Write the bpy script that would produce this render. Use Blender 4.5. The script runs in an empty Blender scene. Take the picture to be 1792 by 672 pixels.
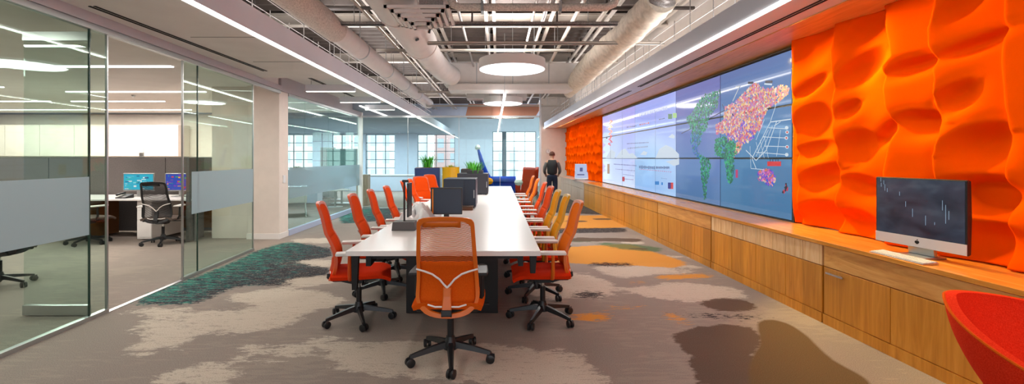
import bpy, bmesh, math, random
import numpy as np
from mathutils import Vector, Matrix, noise as mnoise
random.seed(7); rng = np.random.default_rng(7)
SC = bpy.context.scene; COL = SC.collection
PI = math.pi; F = 800.0; CX = 872.0; CY = 277.0; EYE = 1.45

# ------------------------------------------------------------------ helpers
def lin(c):
    return tuple(((v/255)/12.92 if v/255 <= .04045 else (((v/255)+.055)/1.055)**2.4) for v in c)
class MB:
    def __init__(s, fn=None): s.v = []; s.f = []; s.fn = fn
    def add(s, vs, fs, M=None):
        o = len(s.v)
        for p in vs:
            p = Vector(p)
            if M is not None: p = M @ p
            s.v.append(p)
        for f in fs: s.f.append(tuple(i+o for i in f))
        return s
    def box(s, x0, x1, y0, y1, z0, z1, M=None):
        x0, x1 = min(x0, x1), max(x0, x1); y0, y1 = min(y0, y1), max(y0, y1); z0, z1 = min(z0, z1), max(z0, z1)
        vs = [(x0,y0,z0),(x1,y0,z0),(x1,y1,z0),(x0,y1,z0),(x0,y0,z1),(x1,y0,z1),(x1,y1,z1),(x0,y1,z1)]
        return s.add(vs, [(0,3,2,1),(4,5,6,7),(0,1,5,4),(1,2,6,5),(2,3,7,6),(3,0,4,7)], M)
    def seg(s, p0, p1, t, z0, z1):               # upright slab between two plan points
        a = Vector((p0[0], p0[1], 0)); b = Vector((p1[0], p1[1], 0)); d = (b-a).normalized(); n = Vector((-d.y, d.x, 0))*t/2
        q = [a-n, b-n, b+n, a+n]
        vs = [(p.x,p.y,z0) for p in q] + [(p.x,p.y,z1) for p in q]
        return s.add(vs, [(0,3,2,1),(4,5,6,7),(0,1,5,4),(1,2,6,5),(2,3,7,6),(3,0,4,7)])
    def prism(s, poly, a, b, axis='z', M=None):  # polygon extruded along an axis
        n = len(poly)
        def P(u, v, w): return {'z': (u,v,w), 'y': (u,w,v), 'x': (w,u,v)}[axis]
        vs = [P(u,v,a) for u,v in poly] + [P(u,v,b) for u,v in poly]
        fs = [tuple(range(n-1,-1,-1)), tuple(range(n,2*n))] + [(i,(i+1)%n,(i+1)%n+n,i+n) for i in range(n)]
        return s.add(vs, fs, M)
    def tube(s, pts, r, n=10, cap=True, M=None, flat=None):
        pts = [Vector(p) for p in pts]; rs = r if isinstance(r, (list, tuple)) else [r]*len(pts)
        vs = []; ref = None
        for i, p in enumerate(pts):
            t = (pts[min(i+1, len(pts)-1)] - pts[max(i-1, 0)]).normalized()
            if ref is None:
                ref = Vector((0,0,1)) if abs(t.z) < .9 else Vector((1,0,0))
            u = t.cross(ref).normalized(); w = u.cross(t).normalized(); ref = w
            fw = flat if flat else 1
            for k in range(n):
                a = 2*PI*k/n
                vs.append(p + (u*math.cos(a) + w*math.sin(a)*fw)*rs[i])
        fs = []
        for i in range(len(pts)-1):
            for k in range(n):
                fs.append((i*n+k, i*n+(k+1)%n, (i+1)*n+(k+1)%n, (i+1)*n+k))
        if cap: fs += [tuple(range(n-1,-1,-1)), tuple(range((len(pts)-1)*n, len(pts)*n))]
        return s.add(vs, fs, M)
    def lathe(s, prof, n=24, c=(0,0,0), M=None):
        vs = [(c[0]+r*math.cos(2*PI*k/n), c[1]+r*math.sin(2*PI*k/n), c[2]+z) for r, z in prof for k in range(n)]
        fs = [(i*n+k, i*n+(k+1)%n, (i+1)*n+(k+1)%n, (i+1)*n+k) for i in range(len(prof)-1) for k in range(n)]
        fs += [tuple(range(n-1,-1,-1)), tuple(range((len(prof)-1)*n, len(prof)*n))]
        return s.add(vs, fs, M)
    def grid(s, fn, nu, nv, M=None):
        vs = [fn(i/nu, j/nv) for j in range(nv+1) for i in range(nu+1)]
        fs = [(j*(nu+1)+i, j*(nu+1)+i+1, (j+1)*(nu+1)+i+1, (j+1)*(nu+1)+i) for j in range(nv) for i in range(nu)]
        return s.add(vs, fs, M)
    def build(s, name, mat, parent=None, bevel=0, smooth=False, loc=None, solid=0, subd=0, kind=None, norm=True):
        me = bpy.data.meshes.new(name)
        vs = [s.fn(*p) if s.fn else tuple(p) for p in s.v]
        me.from_pydata([tuple(v) for v in vs], [], s.f); me.update()
        if norm:
            bm = bmesh.new(); bm.from_mesh(me); bmesh.ops.recalc_face_normals(bm, faces=bm.faces); bm.to_mesh(me); bm.free()
        if mat: me.materials.append(mat)
        if smooth:
            for p in me.polygons: p.use_smooth = True
            try: me.set_sharp_from_angle(angle=math.radians(40))
            except Exception: pass
        o = bpy.data.objects.new(name, me); COL.objects.link(o)
        if parent: o.parent = parent
        if loc: o.location = loc
        if solid:
            m = o.modifiers.new('s', 'SOLIDIFY'); m.thickness = solid; m.offset = 0
        if bevel:
            m = o.modifiers.new('b', 'BEVEL'); m.width = bevel; m.segments = 2; m.limit_method = 'ANGLE'; m.angle_limit = .7
        if subd:
            m = o.modifiers.new('d', 'SUBSURF'); m.levels = m.render_levels = subd
        if kind: o['kind'] = kind
        return o
def tag(o, label, cat, group=None, kind=None):
    o['label'] = label; o['category'] = cat
    if group: o['group'] = group
    if kind: o['kind'] = kind
    return o
def thing(name, label, cat, loc=(0,0,0), rz=0, group=None):
    o = bpy.data.objects.new(name, None); COL.objects.link(o)
    o.location = loc; o.rotation_euler = (0, 0, rz); o.empty_display_size = .1
    return tag(o, label, cat, group)
def struct(name, loc=(0,0,0)):
    o = bpy.data.objects.new(name, None); COL.objects.link(o); o.location = loc; o['kind'] = 'structure'; o.empty_display_size = .1
    return o
def copy_tree(o, parent=None, swap=None):
    c = o.copy(); COL.objects.link(c); c.parent = parent
    if swap and c.type == 'MESH':
        for sl, src in zip(c.material_slots, o.material_slots):
            if src.material in swap:
                m = swap[src.material]; sl.link = 'OBJECT'; sl.material = m
    for ch in list(o.children): copy_tree(ch, c, swap)
    return c
def sh(x, y, z): return (x - .025*y, y, z)       # the right-hand side of the room runs slightly inwards
def wx(y): return -3.42 - .062*y if y < 8.4 else -3.94
def fit(px, Y): return (px-CX)*Y/F
def fy(py, Z=0): return F*(EYE-Z)/(py-CY)

# ------------------------------------------------------------------ materials
def mat(name, base=(200,200,200), rough=.5, metal=0, spec=.5, emit=None, es=1, raw=None):
    m = bpy.data.materials.new(name); m.use_nodes = True
    b = m.node_tree.nodes['Principled BSDF']
    c = raw if raw else lin(base)
    b.inputs['Base Color'].default_value = (*c, 1); b.inputs['Roughness'].default_value = rough
    b.inputs['Metallic'].default_value = metal; b.inputs['Specular IOR Level'].default_value = spec
    if emit:
        b.inputs['Emission Color'].default_value = (*lin(emit), 1); b.inputs['Emission Strength'].default_value = es
    return m
def N(m, t, **k):
    n = m.node_tree.nodes.new(t)
    for a, v in k.items(): setattr(n, a, v)
    return n
def L(m, a, b): m.node_tree.links.new(a, b)
def bsdf(m): return m.node_tree.nodes['Principled BSDF']
def coords(m, scale=(1,1,1), kind='Object'):
    t = N(m, 'ShaderNodeTexCoord'); mp = N(m, 'ShaderNodeMapping'); mp.inputs['Scale'].default_value = scale
    L(m, t.outputs[kind], mp.inputs[0]); return mp.outputs[0]
def ramp(m, fac, stops):
    r = N(m, 'ShaderNodeValToRGB'); e = r.color_ramp.elements
    e[0].position, e[0].color = stops[0][0], (*lin(stops[0][1]), 1)
    e[1].position, e[1].color = stops[-1][0], (*lin(stops[-1][1]), 1)
    for p, c in stops[1:-1]:
        q = e.new(p); q.color = (*lin(c), 1)
    L(m, fac, r.inputs[0]); return r.outputs[0]
def noise(m, vec, scale=5, detail=3, rough=.5, dist=0):
    n = N(m, 'ShaderNodeTexNoise'); n.inputs['Scale'].default_value = scale; n.inputs['Detail'].default_value = detail
    n.inputs['Roughness'].default_value = rough; n.inputs['Distortion'].default_value = dist
    L(m, vec, n.inputs['Vector']); return n.outputs[0]
def bump(m, h, st=.3, d=.01):
    b = N(m, 'ShaderNodeBump'); b.inputs['Strength'].default_value = st; b.inputs['Distance'].default_value = d
    L(m, h, b.inputs['Height']); L(m, b.outputs[0], bsdf(m).inputs['Normal'])
def noisy(name, base, amt=10, scale=40, rough=.8, bst=.2, metal=0, stretch=(1,1,1), spec=.3):
    m = mat(name, base, rough, metal, spec); v = coords(m, stretch); n = noise(m, v, scale, 3)
    lo = tuple(max(0, c-amt) for c in base); hi = tuple(min(255, c+amt) for c in base)
    L(m, ramp(m, n, [(.3, lo), (.7, hi)]), bsdf(m).inputs['Base Color'])
    if bst: bump(m, n, bst, .004)
    return m
def wood(name, c1, c2, c3, stretch=(6,6,.6), scale=4, rough=.4, planks=None):
    m = mat(name, c2, rough); v = coords(m, stretch); n = noise(m, v, scale, 6, .6, 1.2)
    col = ramp(m, n, [(.25, c1), (.5, c2), (.75, c3)])
    if planks:                                   # board to board tone
        v2 = coords(m); s = N(m, 'ShaderNodeSeparateXYZ'); L(m, v2, s.inputs[0])
        k = N(m, 'ShaderNodeMath', operation='MULTIPLY'); k.inputs[1].default_value = 1/planks; L(m, s.outputs[1], k.inputs[0])
        f = N(m, 'ShaderNodeMath', operation='FLOOR'); L(m, k.outputs[0], f.inputs[0])
        w = N(m, 'ShaderNodeTexWhiteNoise', noise_dimensions='1D'); L(m, f.outputs[0], w.inputs['W'])
        mr = N(m, 'ShaderNodeMapRange'); mr.inputs['To Min'].default_value = .82; mr.inputs['To Max'].default_value = 1.12; L(m, w.outputs[0], mr.inputs[0])
        mx = N(m, 'ShaderNodeMix', data_type='RGBA', blend_type='MULTIPLY'); mx.inputs[0].default_value = 1
        L(m, col, mx.inputs[6]); L(m, mr.outputs[0], mx.inputs[7]); col = mx.outputs[2]
    L(m, col, bsdf(m).inputs['Base Color']); bump(m, n, .06, .003)
    return m
def glass(name, tint, refl=1.0, rough=0.0):
    m = bpy.data.materials.new(name); m.use_nodes = True; nt = m.node_tree; nt.nodes.clear()
    out = N(m, 'ShaderNodeOutputMaterial'); t = N(m, 'ShaderNodeBsdfTransparent'); t.inputs[0].default_value = (*tint, 1)
    g = N(m, 'ShaderNodeBsdfGlossy'); g.inputs['Roughness'].default_value = rough; g.inputs[0].default_value = (.9,1,.97,1)
    lw = N(m, 'ShaderNodeLayerWeight'); lw.inputs[0].default_value = .5
    pw = N(m, 'ShaderNodeMath', operation='POWER'); pw.inputs[1].default_value = 4.2; L(m, lw.outputs['Facing'], pw.inputs[0])
    mu = N(m, 'ShaderNodeMath', operation='MULTIPLY_ADD'); mu.inputs[1].default_value = .8*refl; mu.inputs[2].default_value = .035*refl; L(m, pw.outputs[0], mu.inputs[0])
    mx = N(m, 'ShaderNodeMixShader'); L(m, mu.outputs[0], mx.inputs[0]); L(m, t.outputs[0], mx.inputs[1]); L(m, g.outputs[0], mx.inputs[2])
    L(m, mx.outputs[0], out.inputs[0]); return m
def emission(name, c, s):
    m = bpy.data.materials.new(name); m.use_nodes = True; nt = m.node_tree; nt.nodes.clear()
    out = N(m, 'ShaderNodeOutputMaterial'); e = N(m, 'ShaderNodeEmission'); e.inputs[0].default_value = (*lin(c), 1); e.inputs[1].default_value = s
    L(m, e.outputs[0], out.inputs[0]); return m

M = {}
M['wall'] = noisy('painted_wall', (226,216,206), 3, 6, .8, .02)
M['wall_daytint'] = noisy('daytint_wall', (212,222,238), 3, 6, .8, .02)  # white wall; the cool tint of daylight is put into its colour
M['ceil'] = noisy('ceiling_board', (236,232,228), 3, 3, .85, .02)
M['fascia'] = noisy('fascia_paint', (218,220,228), 2, 3, .6, .0)
M['bulk'] = noisy('bulkhead_paint', (180,176,180), 2, 3, .7, .0)
M['white'] = mat('white_laminate', (232,229,226), .25)
M['whitep'] = mat('white_plastic', (225,225,225), .35)
M['trimw'] = mat('white_trim', (235,232,228), .4)
M['black'] = mat('black_plastic', (24,24,26), .42)
M['blackm'] = mat('black_metal', (30,30,32), .35, .3)
M['char'] = mat('charcoal', (52,54,58), .5)
M['dgrey'] = mat('dark_grey', (80,78,78), .5)
M['navy'] = mat('navy_panel', (44,58,76), .45)
M['chrome'] = mat('chrome', (215,215,215), .15, 1)
M['alu'] = mat('aluminium', (190,192,192), .3, .9)
M['slot'] = mat('slot_black', (14,12,12), .8)
M['wood'] = wood('veneer', (186,116,32), (208,138,44), (226,158,62), (5,5,.35), 4, .38, planks=.33)
M['woodtop'] = wood('worktop_veneer', (192,122,44), (214,142,60), (228,162,80), (5,.5,5), 4, .2)
M['woodlight'] = wood('light_ash', (206,152,92), (236,192,136), (246,216,170), (3,5,.5), 5, .4, planks=.19)
M['burl'] = wood('figured_veneer', (184,122,54), (212,152,78), (230,176,104), (2,1.2,7), 2.2, .4)
M['woodsof'] = wood('soffit_veneer', (196,134,62), (222,162,84), (236,180,104), (6,.5,6), 4, .4)
M['woodgrey'] = wood('greyed_veneer', (160,130,116), (184,154,138), (198,170,152), (5,5,.4), 4, .35)
M['browndark'] = mat('brown_board', (120,76,36), .5)
M['glass'] = glass('clear_glass', (.85,.945,.905), .5)
M['glassd'] = glass('door_glass', (.88,.94,.92), 1.0)
M['glassedge'] = mat('glass_edge', (44,66,58), .2)
M['winglass'] = glass('window_glass', (.98,.99,1), .3)
def frosted(cover=.84):
    m = bpy.data.materials.new('frosted_film'); m.use_nodes = True; nt = m.node_tree; nt.nodes.clear()
    out = N(m, 'ShaderNodeOutputMaterial'); t = N(m, 'ShaderNodeBsdfTransparent'); t.inputs[0].default_value = (.8,.88,.9,1)
    d = N(m, 'ShaderNodeBsdfDiffuse'); d.inputs[0].default_value = (*lin((186,200,206)), 1)
    tr = N(m, 'ShaderNodeBsdfTranslucent'); tr.inputs[0].default_value = (*lin((190,204,214)), 1)
    a = N(m, 'ShaderNodeMixShader'); a.inputs[0].default_value = .45; L(m, d.outputs[0], a.inputs[1]); L(m, tr.outputs[0], a.inputs[2])
    b = N(m, 'ShaderNodeMixShader'); b.inputs[0].default_value = cover; L(m, t.outputs[0], b.inputs[1]); L(m, a.outputs[0], b.inputs[2])
    L(m, b.outputs[0], out.inputs[0]); return m
M['frost'] = frosted(); M['frost2'] = frosted(.5)
M['strip'] = emission('led_strip', (255,250,244), 6)
M['disc'] = emission('led_disc', (252,250,255), 2.2)
M['duct'] = noisy('white_duct', (226,220,214), 4, 5, .5, .03)
M['lag'] = noisy('duct_lagging', (206,196,184), 22, 60, .8, .5)
M['flex'] = noisy('flexible_duct_foil', (222,208,190), 16, 14, .6, .9)
M['deck'] = noisy('metal_deck', (88,78,72), 8, 3, .6, .0)
M['steel'] = mat('painted_steel', (200,190,178), .5, .1)
M['steeld'] = mat('dark_steel', (88,80,76), .5, .3)
M['galv'] = noisy('galvanised', (150,144,140), 25, 80, .45, .1, .5)
M['peach'] = mat('peach_paint', (196,140,114), .7)
M['panelgrey'] = noisy('grey_tack_fabric', (98,92,90), 8, 60, .95, .2)
M['shade'] = mat('white_shade', (226,220,214), .5)
M['perf'] = noisy('perforated_ceiling', (150,160,172), 20, 120, .8, .1)

def fabric(name, c, amt=10):
    return noisy(name, c, amt, 220, .9, .15, spec=.04)
M['orange'] = fabric('orange_fabric', (206,84,16), 8)
M['redorange'] = fabric('red_orange_fabric', (226,74,16), 8)
M['redseat'] = fabric('red_seat_fabric', (214,52,14), 8)
M['amber'] = fabric('amber_fabric', (236,148,14), 8)
M['gold'] = fabric('orange_amber_fabric', (238,112,16), 8)
M['shellred'] = fabric('red_wool', (214,46,20), 12)
M['cornerred'] = fabric('brick_red_wool', (196,60,34), 8)
M['oplastic'] = mat('orange_plastic', (214,104,16), .4)
M['oplastic2'] = mat('red_orange_plastic', (208,78,18), .4)
M['blue'] = fabric('blue_wool', (38,70,176), 8)
M['greymesh'] = mat('grey_mesh', (92,86,82), .7)
M['yellow'] = mat('yellow_gloss', (214,160,14), .35)
M['leaf'] = noisy('leaf_green', (66,160,36), 24, 12, .5, 0)
M['leafd'] = noisy('leaf_dark', (36,84,46), 14, 12, .5, 0)
M['olive'] = mat('olive_felt', (110,112,60), .8)
M['skin'] = mat('skin', (184,130,106), .5)
M['hair'] = noisy('hair', (88,48,36), 10, 60, .6, .3)
M['shirt'] = mat('black_shirt', (30,28,32), .8)
M['sleeve'] = mat('grey_sleeve', (96,88,88), .8)
M['jeans'] = noisy('navy_jeans', (36,42,62), 6, 80, .85, .1)
M['shoe'] = mat('dark_shoe', (32,26,26), .5)
def meshback(name, c, freq, cover, ang=0):
    m = bpy.data.materials.new(name); m.use_nodes = True; nt = m.node_tree; b = bsdf(m)
    b.inputs['Base Color'].default_value = (*lin(c), 1); b.inputs['Roughness'].default_value = .7
    t = N(m, 'ShaderNodeTexCoord'); s = N(m, 'ShaderNodeSeparateXYZ'); L(m, t.outputs['Object'], s.inputs[0])
    sq = N(m, 'ShaderNodeMath', operation='MULTIPLY'); L(m, s.outputs[0], sq.inputs[0]); L(m, s.outputs[0], sq.inputs[1])
    sc_ = N(m, 'ShaderNodeMath', operation='MULTIPLY_ADD'); sc_.inputs[1].default_value = .9; L(m, sq.outputs[0], sc_.inputs[0]); L(m, s.outputs[2], sc_.inputs[2])
    k = N(m, 'ShaderNodeMath', operation='MULTIPLY'); k.inputs[1].default_value = freq; L(m, sc_.outputs[0], k.inputs[0])
    fr = N(m, 'ShaderNodeMath', operation='FRACT'); L(m, k.outputs[0], fr.inputs[0])
    gt = N(m, 'ShaderNodeMath', operation='GREATER_THAN'); gt.inputs[1].default_value = cover; L(m, fr.outputs[0], gt.inputs[0])
    tr = N(m, 'ShaderNodeBsdfTransparent'); mx = N(m, 'ShaderNodeMixShader')
    L(m, gt.outputs[0], mx.inputs[0]); L(m, b.outputs[0], mx.inputs[1]); L(m, tr.outputs[0], mx.inputs[2])
    L(m, mx.outputs[0], nt.nodes['Material Output'].inputs[0]); return m
M['omesh'] = meshback('orange_mesh', (216,100,30), 105, .58)
M['gmesh'] = meshback('dark_mesh', (58,54,54), 80, .72)

# ------------------------------------------------------------------ floor with woven pattern
def z6(p): return [(x/1.806+1000, y/1.806+300) for x, y in p]
def z7(p): return [(x/2.302+100, y/2.302+380) for x, y in p]
CREAM = [z7(p) for p in [
 [(205,375),(540,358),(560,395),(205,392)],
 [(540,395),(640,370),(900,380),(1020,410),(900,440),(760,470),(700,482),(640,440),(560,415)],
 [(650,318),(900,283),(1120,308),(1180,350),(980,385),(870,375),(700,335)],
 [(370,470),(520,425),(605,440),(590,470),(440,502)],
 [(850,245),(1115,233),(1125,272),(960,278),(870,255)],
 [(340,672),(400,620),(560,598),(700,620),(735,650),(690,690)],
 [(830,180),(1110,170),(1115,208),(880,195)], [(930,88),(1110,82),(1115,108),(950,102)],
 [(1085,552),(1110,510),(1200,495),(1200,575)]]] + [z6(p) for p in [
 [(155,375),(300,350),(500,360),(575,400),(380,415),(250,400)], [(50,302),(230,290),(370,318),(150,338)],
 [(-140,330),(40,320),(150,360),(120,400),(-140,400)], [(500,563),(560,570),(600,590),(580,597),(520,580)],
 [(460,645),(490,650),(500,668),(470,660)]]] + [
 [(560,640),(640,600),(760,595),(900,606),(1000,625),(1040,650),(980,665),(700,660)],
 [(880,655),(960,640),(1060,655),(1080,690),(860,690)]]
DARK = [z7(p) for p in [
 [(290,352),(380,302),(640,212),(820,130),(930,98),(1115,128),(1112,160),(940,178),(1100,208),(1112,232),(900,250),(965,276),(720,275),(560,352),(420,352)]]] + [
 z6([(-120,60),(60,95),(130,138),(-100,128)]), z6([(-60,180),(170,178),(175,192),(-60,196)]), z6([(45,289),(200,289),(215,300),(50,299)]),
 z6([(0,378),(110,378),(115,402),(0,402)]), z6([(210,445),(620,452),(640,470),(400,462)]),
 [(588,372),(640,362),(700,366),(690,384),(600,392)], [(985,335),(1020,352),(1060,372),(1000,362)]]
OCHRE = [z6(p) for p in [
 [(-60,140),(165,138),(190,176),(-60,186)], [(-60,242),(180,228),(372,290),(330,306),(240,300),(-60,288)],
 [(255,330),(455,320),(448,336),(268,344)], [(80,420),(200,423),(200,436),(90,433)], [(213,420),(267,424),(264,438),(214,434)],
 [(278,445),(362,450),(370,462),(330,474),(284,466)], [(343,475),(424,485),(418,497),(348,495)], [(218,477),(254,477),(252,507),(216,503)],
 [(165,346),(244,343),(246,356),(168,357)], [(-20,446),(130,446),(140,470),(-20,475)]]]
GREEN = [z6(p) for p in [[(60,224),(200,230),(294,243),(280,256),(150,245)], [(-40,214),(60,212),(70,222),(-40,224)]]]
def strk(seed, n, x0, x1, y0, y1):
    r = random.Random(seed); out = []
    for i in range(n):
        y = r.uniform(y0, y1); x = r.uniform(x0, x1); w = r.uniform(12, 42)*(y-277)/150; h = r.uniform(1.2, 2.6)*((y-277)/120)**1.3
        out.append([(x-w,y),(x-w*.3,y-h),(x+w,y-h*.4),(x+w*.7,y+h),(x-w*.5,y+h*.8)])
    return out
CREAM += strk(1, 14, 990, 1250, 370, 480) + strk(2, 10, 560, 1000, 590, 665) + strk(5, 8, 200, 560, 560, 640)
BROWN = strk(3, 10, 1000, 1240, 360, 450) + [z6(p) for p in [
 [(355,416),(455,404),(460,400),(560,400),(603,440),(480,444),(440,430)],
 [(315,512),(400,490),(560,478),(605,520),(565,600),(600,700),(400,700),(370,565),(318,540)],
 [(175,344),(240,341),(240,350),(178,351)], [(60,210),(230,212),(220,224),(60,220)]]]
OLIVE = [z6([(585,474),(640,458),(725,500),(820,588),(830,602),(960,660),(960,720),(560,720),(560,600),(600,540)])]
def floor():
    x0, x1, y0, y1, c = -5.0, 3.4, 1.6, 20.0, .035
    nx = int((x1-x0)/c); ny = int((y1-y0)/c)
    X, Y = np.meshgrid(np.linspace(x0, x1, nx+1), np.linspace(y0, y1, ny+1))
    def rast(polys):
        A = np.zeros(X.shape)
        for poly in polys:
            P = [((px-CX)*(1160/(py-CY))/F, 1160/(py-CY)) for px, py in poly]
            ins = np.zeros(X.shape, bool)
            for i in range(len(P)):
                (ax, ay), (bx, by) = P[i], P[i-1]
                if ay == by: continue
                cr = ((ay > Y) != (by > Y)) & (X < (bx-ax)*(Y-ay)/(by-ay)+ax)
                ins ^= cr
            A = np.maximum(A, ins.astype(float))
        for k in range(26):
            B = np.pad(A, 1, mode='edge')
            A = (B[1:-1,1:-1]*2 + B[:-2,1:-1] + B[2:,1:-1] + B[1:-1,:-2] + B[1:-1,2:])/6
        return A
    masks = [rast(p) for p in (CREAM, DARK, OCHRE, GREEN, BROWN, OLIVE)]
    verts = np.stack([X.ravel(), Y.ravel(), np.zeros(X.size)], 1)
    idx = np.arange(X.size).reshape(X.shape)
    faces = np.stack([idx[:-1,:-1].ravel(), idx[:-1,1:].ravel(), idx[1:,1:].ravel(), idx[1:,:-1].ravel()], 1).tolist()
    n = len(verts); V = verts.tolist()
    # surrounding plain carpet
    def quad(a, b, c_, d):
        k = len(V); V.extend([(a,c_,0),(b,c_,0),(b,d,0),(a,d,0)]); faces.append((k,k+1,k+2,k+3))
    quad(-16, x0, -4, 26); quad(x1, 6, -4, 26); quad(x0, x1, -4, y0); quad(x0, x1, y1, 26)
    me = bpy.data.meshes.new('floor'); me.from_pydata(V, [], faces); me.update()
    for nm, tri in (('pat_a', masks[:3]), ('pat_b', masks[3:])):
        at = me.color_attributes.new(nm, 'FLOAT_COLOR', 'POINT')
        arr = np.zeros((len(V), 4), np.float32); arr[:,3] = 1
        for k in range(3): arr[:n,k] = tri[k].ravel()
        at.data.foreach_set('color', arr.ravel())
    m = mat('patterned_carpet', (150,134,122), .95, spec=.1)
    v = coords(m); fine = noise(m, coords(m, (1,1,1)), 160, 2, .7); weave = noise(m, coords(m, (1,3.2,1)), 45, 3, .7)
    streak = noise(m, coords(m, (1.3,7,1)), 3.2, 5, .65, .6); blot = noise(m, v, 1.1, 4, .6)
    streak2 = noise(m, coords(m, (1.6,7,1)), 4.5, 5, .75, .5); dash = noise(m, coords(m, (2.2,8,1)), 5, 4, .75, .3); rag = noise(m, coords(m, (1.2,2.6,1)), 3.5, 6, .75, .4)
    base = ramp(m, fine, [(.3,(120,110,103)), (.7,(156,145,137))])
    col = base
    def mixc(col, fac, c2):
        x = N(m, 'ShaderNodeMix', data_type='RGBA'); L(m, fac, x.inputs[0]); L(m, col, x.inputs[6])
        if isinstance(c2, tuple): x.inputs[7].default_value = (*lin(c2), 1)
        else: L(m, c2, x.inputs[7])
        return x.outputs[2]
    def math2(op, a, b):
        x = N(m, 'ShaderNodeMath', operation=op)
        for i, q in enumerate((a, b)):
            if isinstance(q, (int, float)): x.inputs[i].default_value = q
            else: L(m, q, x.inputs[i])
        return x.outputs[0]
    def thr(mask, nz, amp, lo=.45, hi=.55):
        a = math2('ADD', mask, math2('MULTIPLY', math2('SUBTRACT', nz, .5), amp))
        r = N(m, 'ShaderNodeMapRange', clamp=True); r.inputs['From Min'].default_value = lo; r.inputs['From Max'].default_value = hi
        L(m, a, r.inputs[0]); return r.outputs[0]
    A = N(m, 'ShaderNodeVertexColor', layer_name='pat_a'); B = N(m, 'ShaderNodeVertexColor', layer_name='pat_b')
    sa = N(m, 'ShaderNodeSeparateColor'); sb = N(m, 'ShaderNodeSeparateColor'); L(m, A.outputs[0], sa.inputs[0]); L(m, B.outputs[0], sb.inputs[0])
    tone = ramp(m, blot, [(.35,(150,134,122)), (.65,(176,160,146))])
    col = mixc(col, math2('MULTIPLY', thr(blot, streak, .9, .52, .6), .3), (166,152,138))
    # overall soft brush streaks in the weave
    cream = ramp(m, fine, [(.3,(166,154,140)), (.7,(204,192,177))])
    ocre = ramp(m, fine, [(.3,(184,118,40)), (.7,(222,156,70))])
    col = mixc(col, math2('MULTIPLY', thr(sa.outputs[0], rag, 1.7), thr(math2('ADD', weave, math2('MULTIPLY', sa.outputs[0], .25)), streak2, 1.3, .46, .62)), cream)
    col = mixc(col, math2('MULTIPLY', thr(sa.outputs[2], streak2, 1.3), .95), ocre)
    sx = N(m, 'ShaderNodeSeparateXYZ'); L(m, v, sx.inputs[0])
    gx = N(m, 'ShaderNodeMapRange'); gx.inputs['From Min'].default_value = -1.9; gx.inputs['From Max'].default_value = -3.7; gx.inputs['To Min'].default_value = -.12; gx.inputs['To Max'].default_value = .14; L(m, sx.outputs[0], gx.inputs[0])
    tn = ramp(m, math2('ADD', gx.outputs[0], noise(m, coords(m, (1.5,4,1)), 4, 4, .7)), [(.45,(34,32,38)), (.53,(28,38,52)), (.62,(16,82,80)), (.75,(36,138,120))])
    dk = math2('MULTIPLY', thr(sa.outputs[1], dash, 1.8), thr(dash, weave, 1.2, .31, .41))
    col = mixc(col, math2('MULTIPLY', dk, .93), tn)
    col = mixc(col, math2('MULTIPLY', thr(sb.outputs[0], streak2, 2.0), .8), (74,100,66))
    col = mixc(col, math2('MULTIPLY', thr(sb.outputs[1], rag, 1.0), .92), ramp(m, fine, [(.3,(74,58,48)), (.7,(100,82,70))]))
    col = mixc(col, thr(sb.outputs[2], blot, .3), ramp(m, fine, [(.3,(86,68,46)), (.7,(112,92,66))]))
    L(m, col, bsdf(m).inputs['Base Color']); bump(m, fine, .25, .003)
    me.materials.append(m)
    o = bpy.data.objects.new('floor', me); COL.objects.link(o); o['kind'] = 'structure'
floor()

# ------------------------------------------------------------------ shell: right side
def S(): return MB(sh)
S().box(3.53, 3.7, -4, 19.9, 0, 4.6).build('wall_right', M['wall'], kind='structure')
S().box(2.3, 3.7, 19.7, 19.85, 0, 4.6).build('wall_end', M['wall'], kind='structure')
cr = struct('ceiling_right')
S().box(2.46, 2.96, -3, 19.7, 2.75, 2.985).build('soffit', M['fascia'], cr)
S().box(2.96, 3.53, -3, 19.7, 2.74, 2.985).build('wood_soffit', M['woodsof'], cr)
sl = S()
for x in (2.735, 2.775):
    sl.box(x, x+.018, 1.0, 8.3, 2.744, 2.75); sl.box(x, x+.014, 8.8, 14.5, 2.744, 2.75)
sl.build('air_slot', M['slot'], cr)
st = S(); st.box(2.45, 2.485, -3, 19.7, 2.741, 2.766); st.build('led_strip', M['strip'], cr)

MB().box(-16, -3.2, -3.2, -3.0, 0, 4.6).box(2.6, 3.8, -3.2, -3.0, 0, 4.6).box(-3.2, 2.6, -3.2, -3.0, 0, .7).box(-3.2, 2.6, -3.2, -3.0, 2.7, 4.6).build('wall_front', M['wall'], kind='structure')
wq = struct('window_7'); b = MB()  # window added behind the camera to let daylight into the near room
for k in range(6): b.box(-3.2+1.16*k-.02, -3.2+1.16*k+.02, -3.14, -3.06, .7, 2.7)
b.box(-3.2, 2.6, -3.14, -3.06, .7, .74).box(-3.2, 2.6, -3.14, -3.06, 2.66, 2.7).box(-3.2, 2.6, -3.13, -3.07, 1.68, 1.71); b.build('window_frame', M['alu'], wq)
MB().box(-3.2, 2.6, -3.105, -3.10, .7, 2.7).build('glass', M['winglass'], wq)
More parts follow.
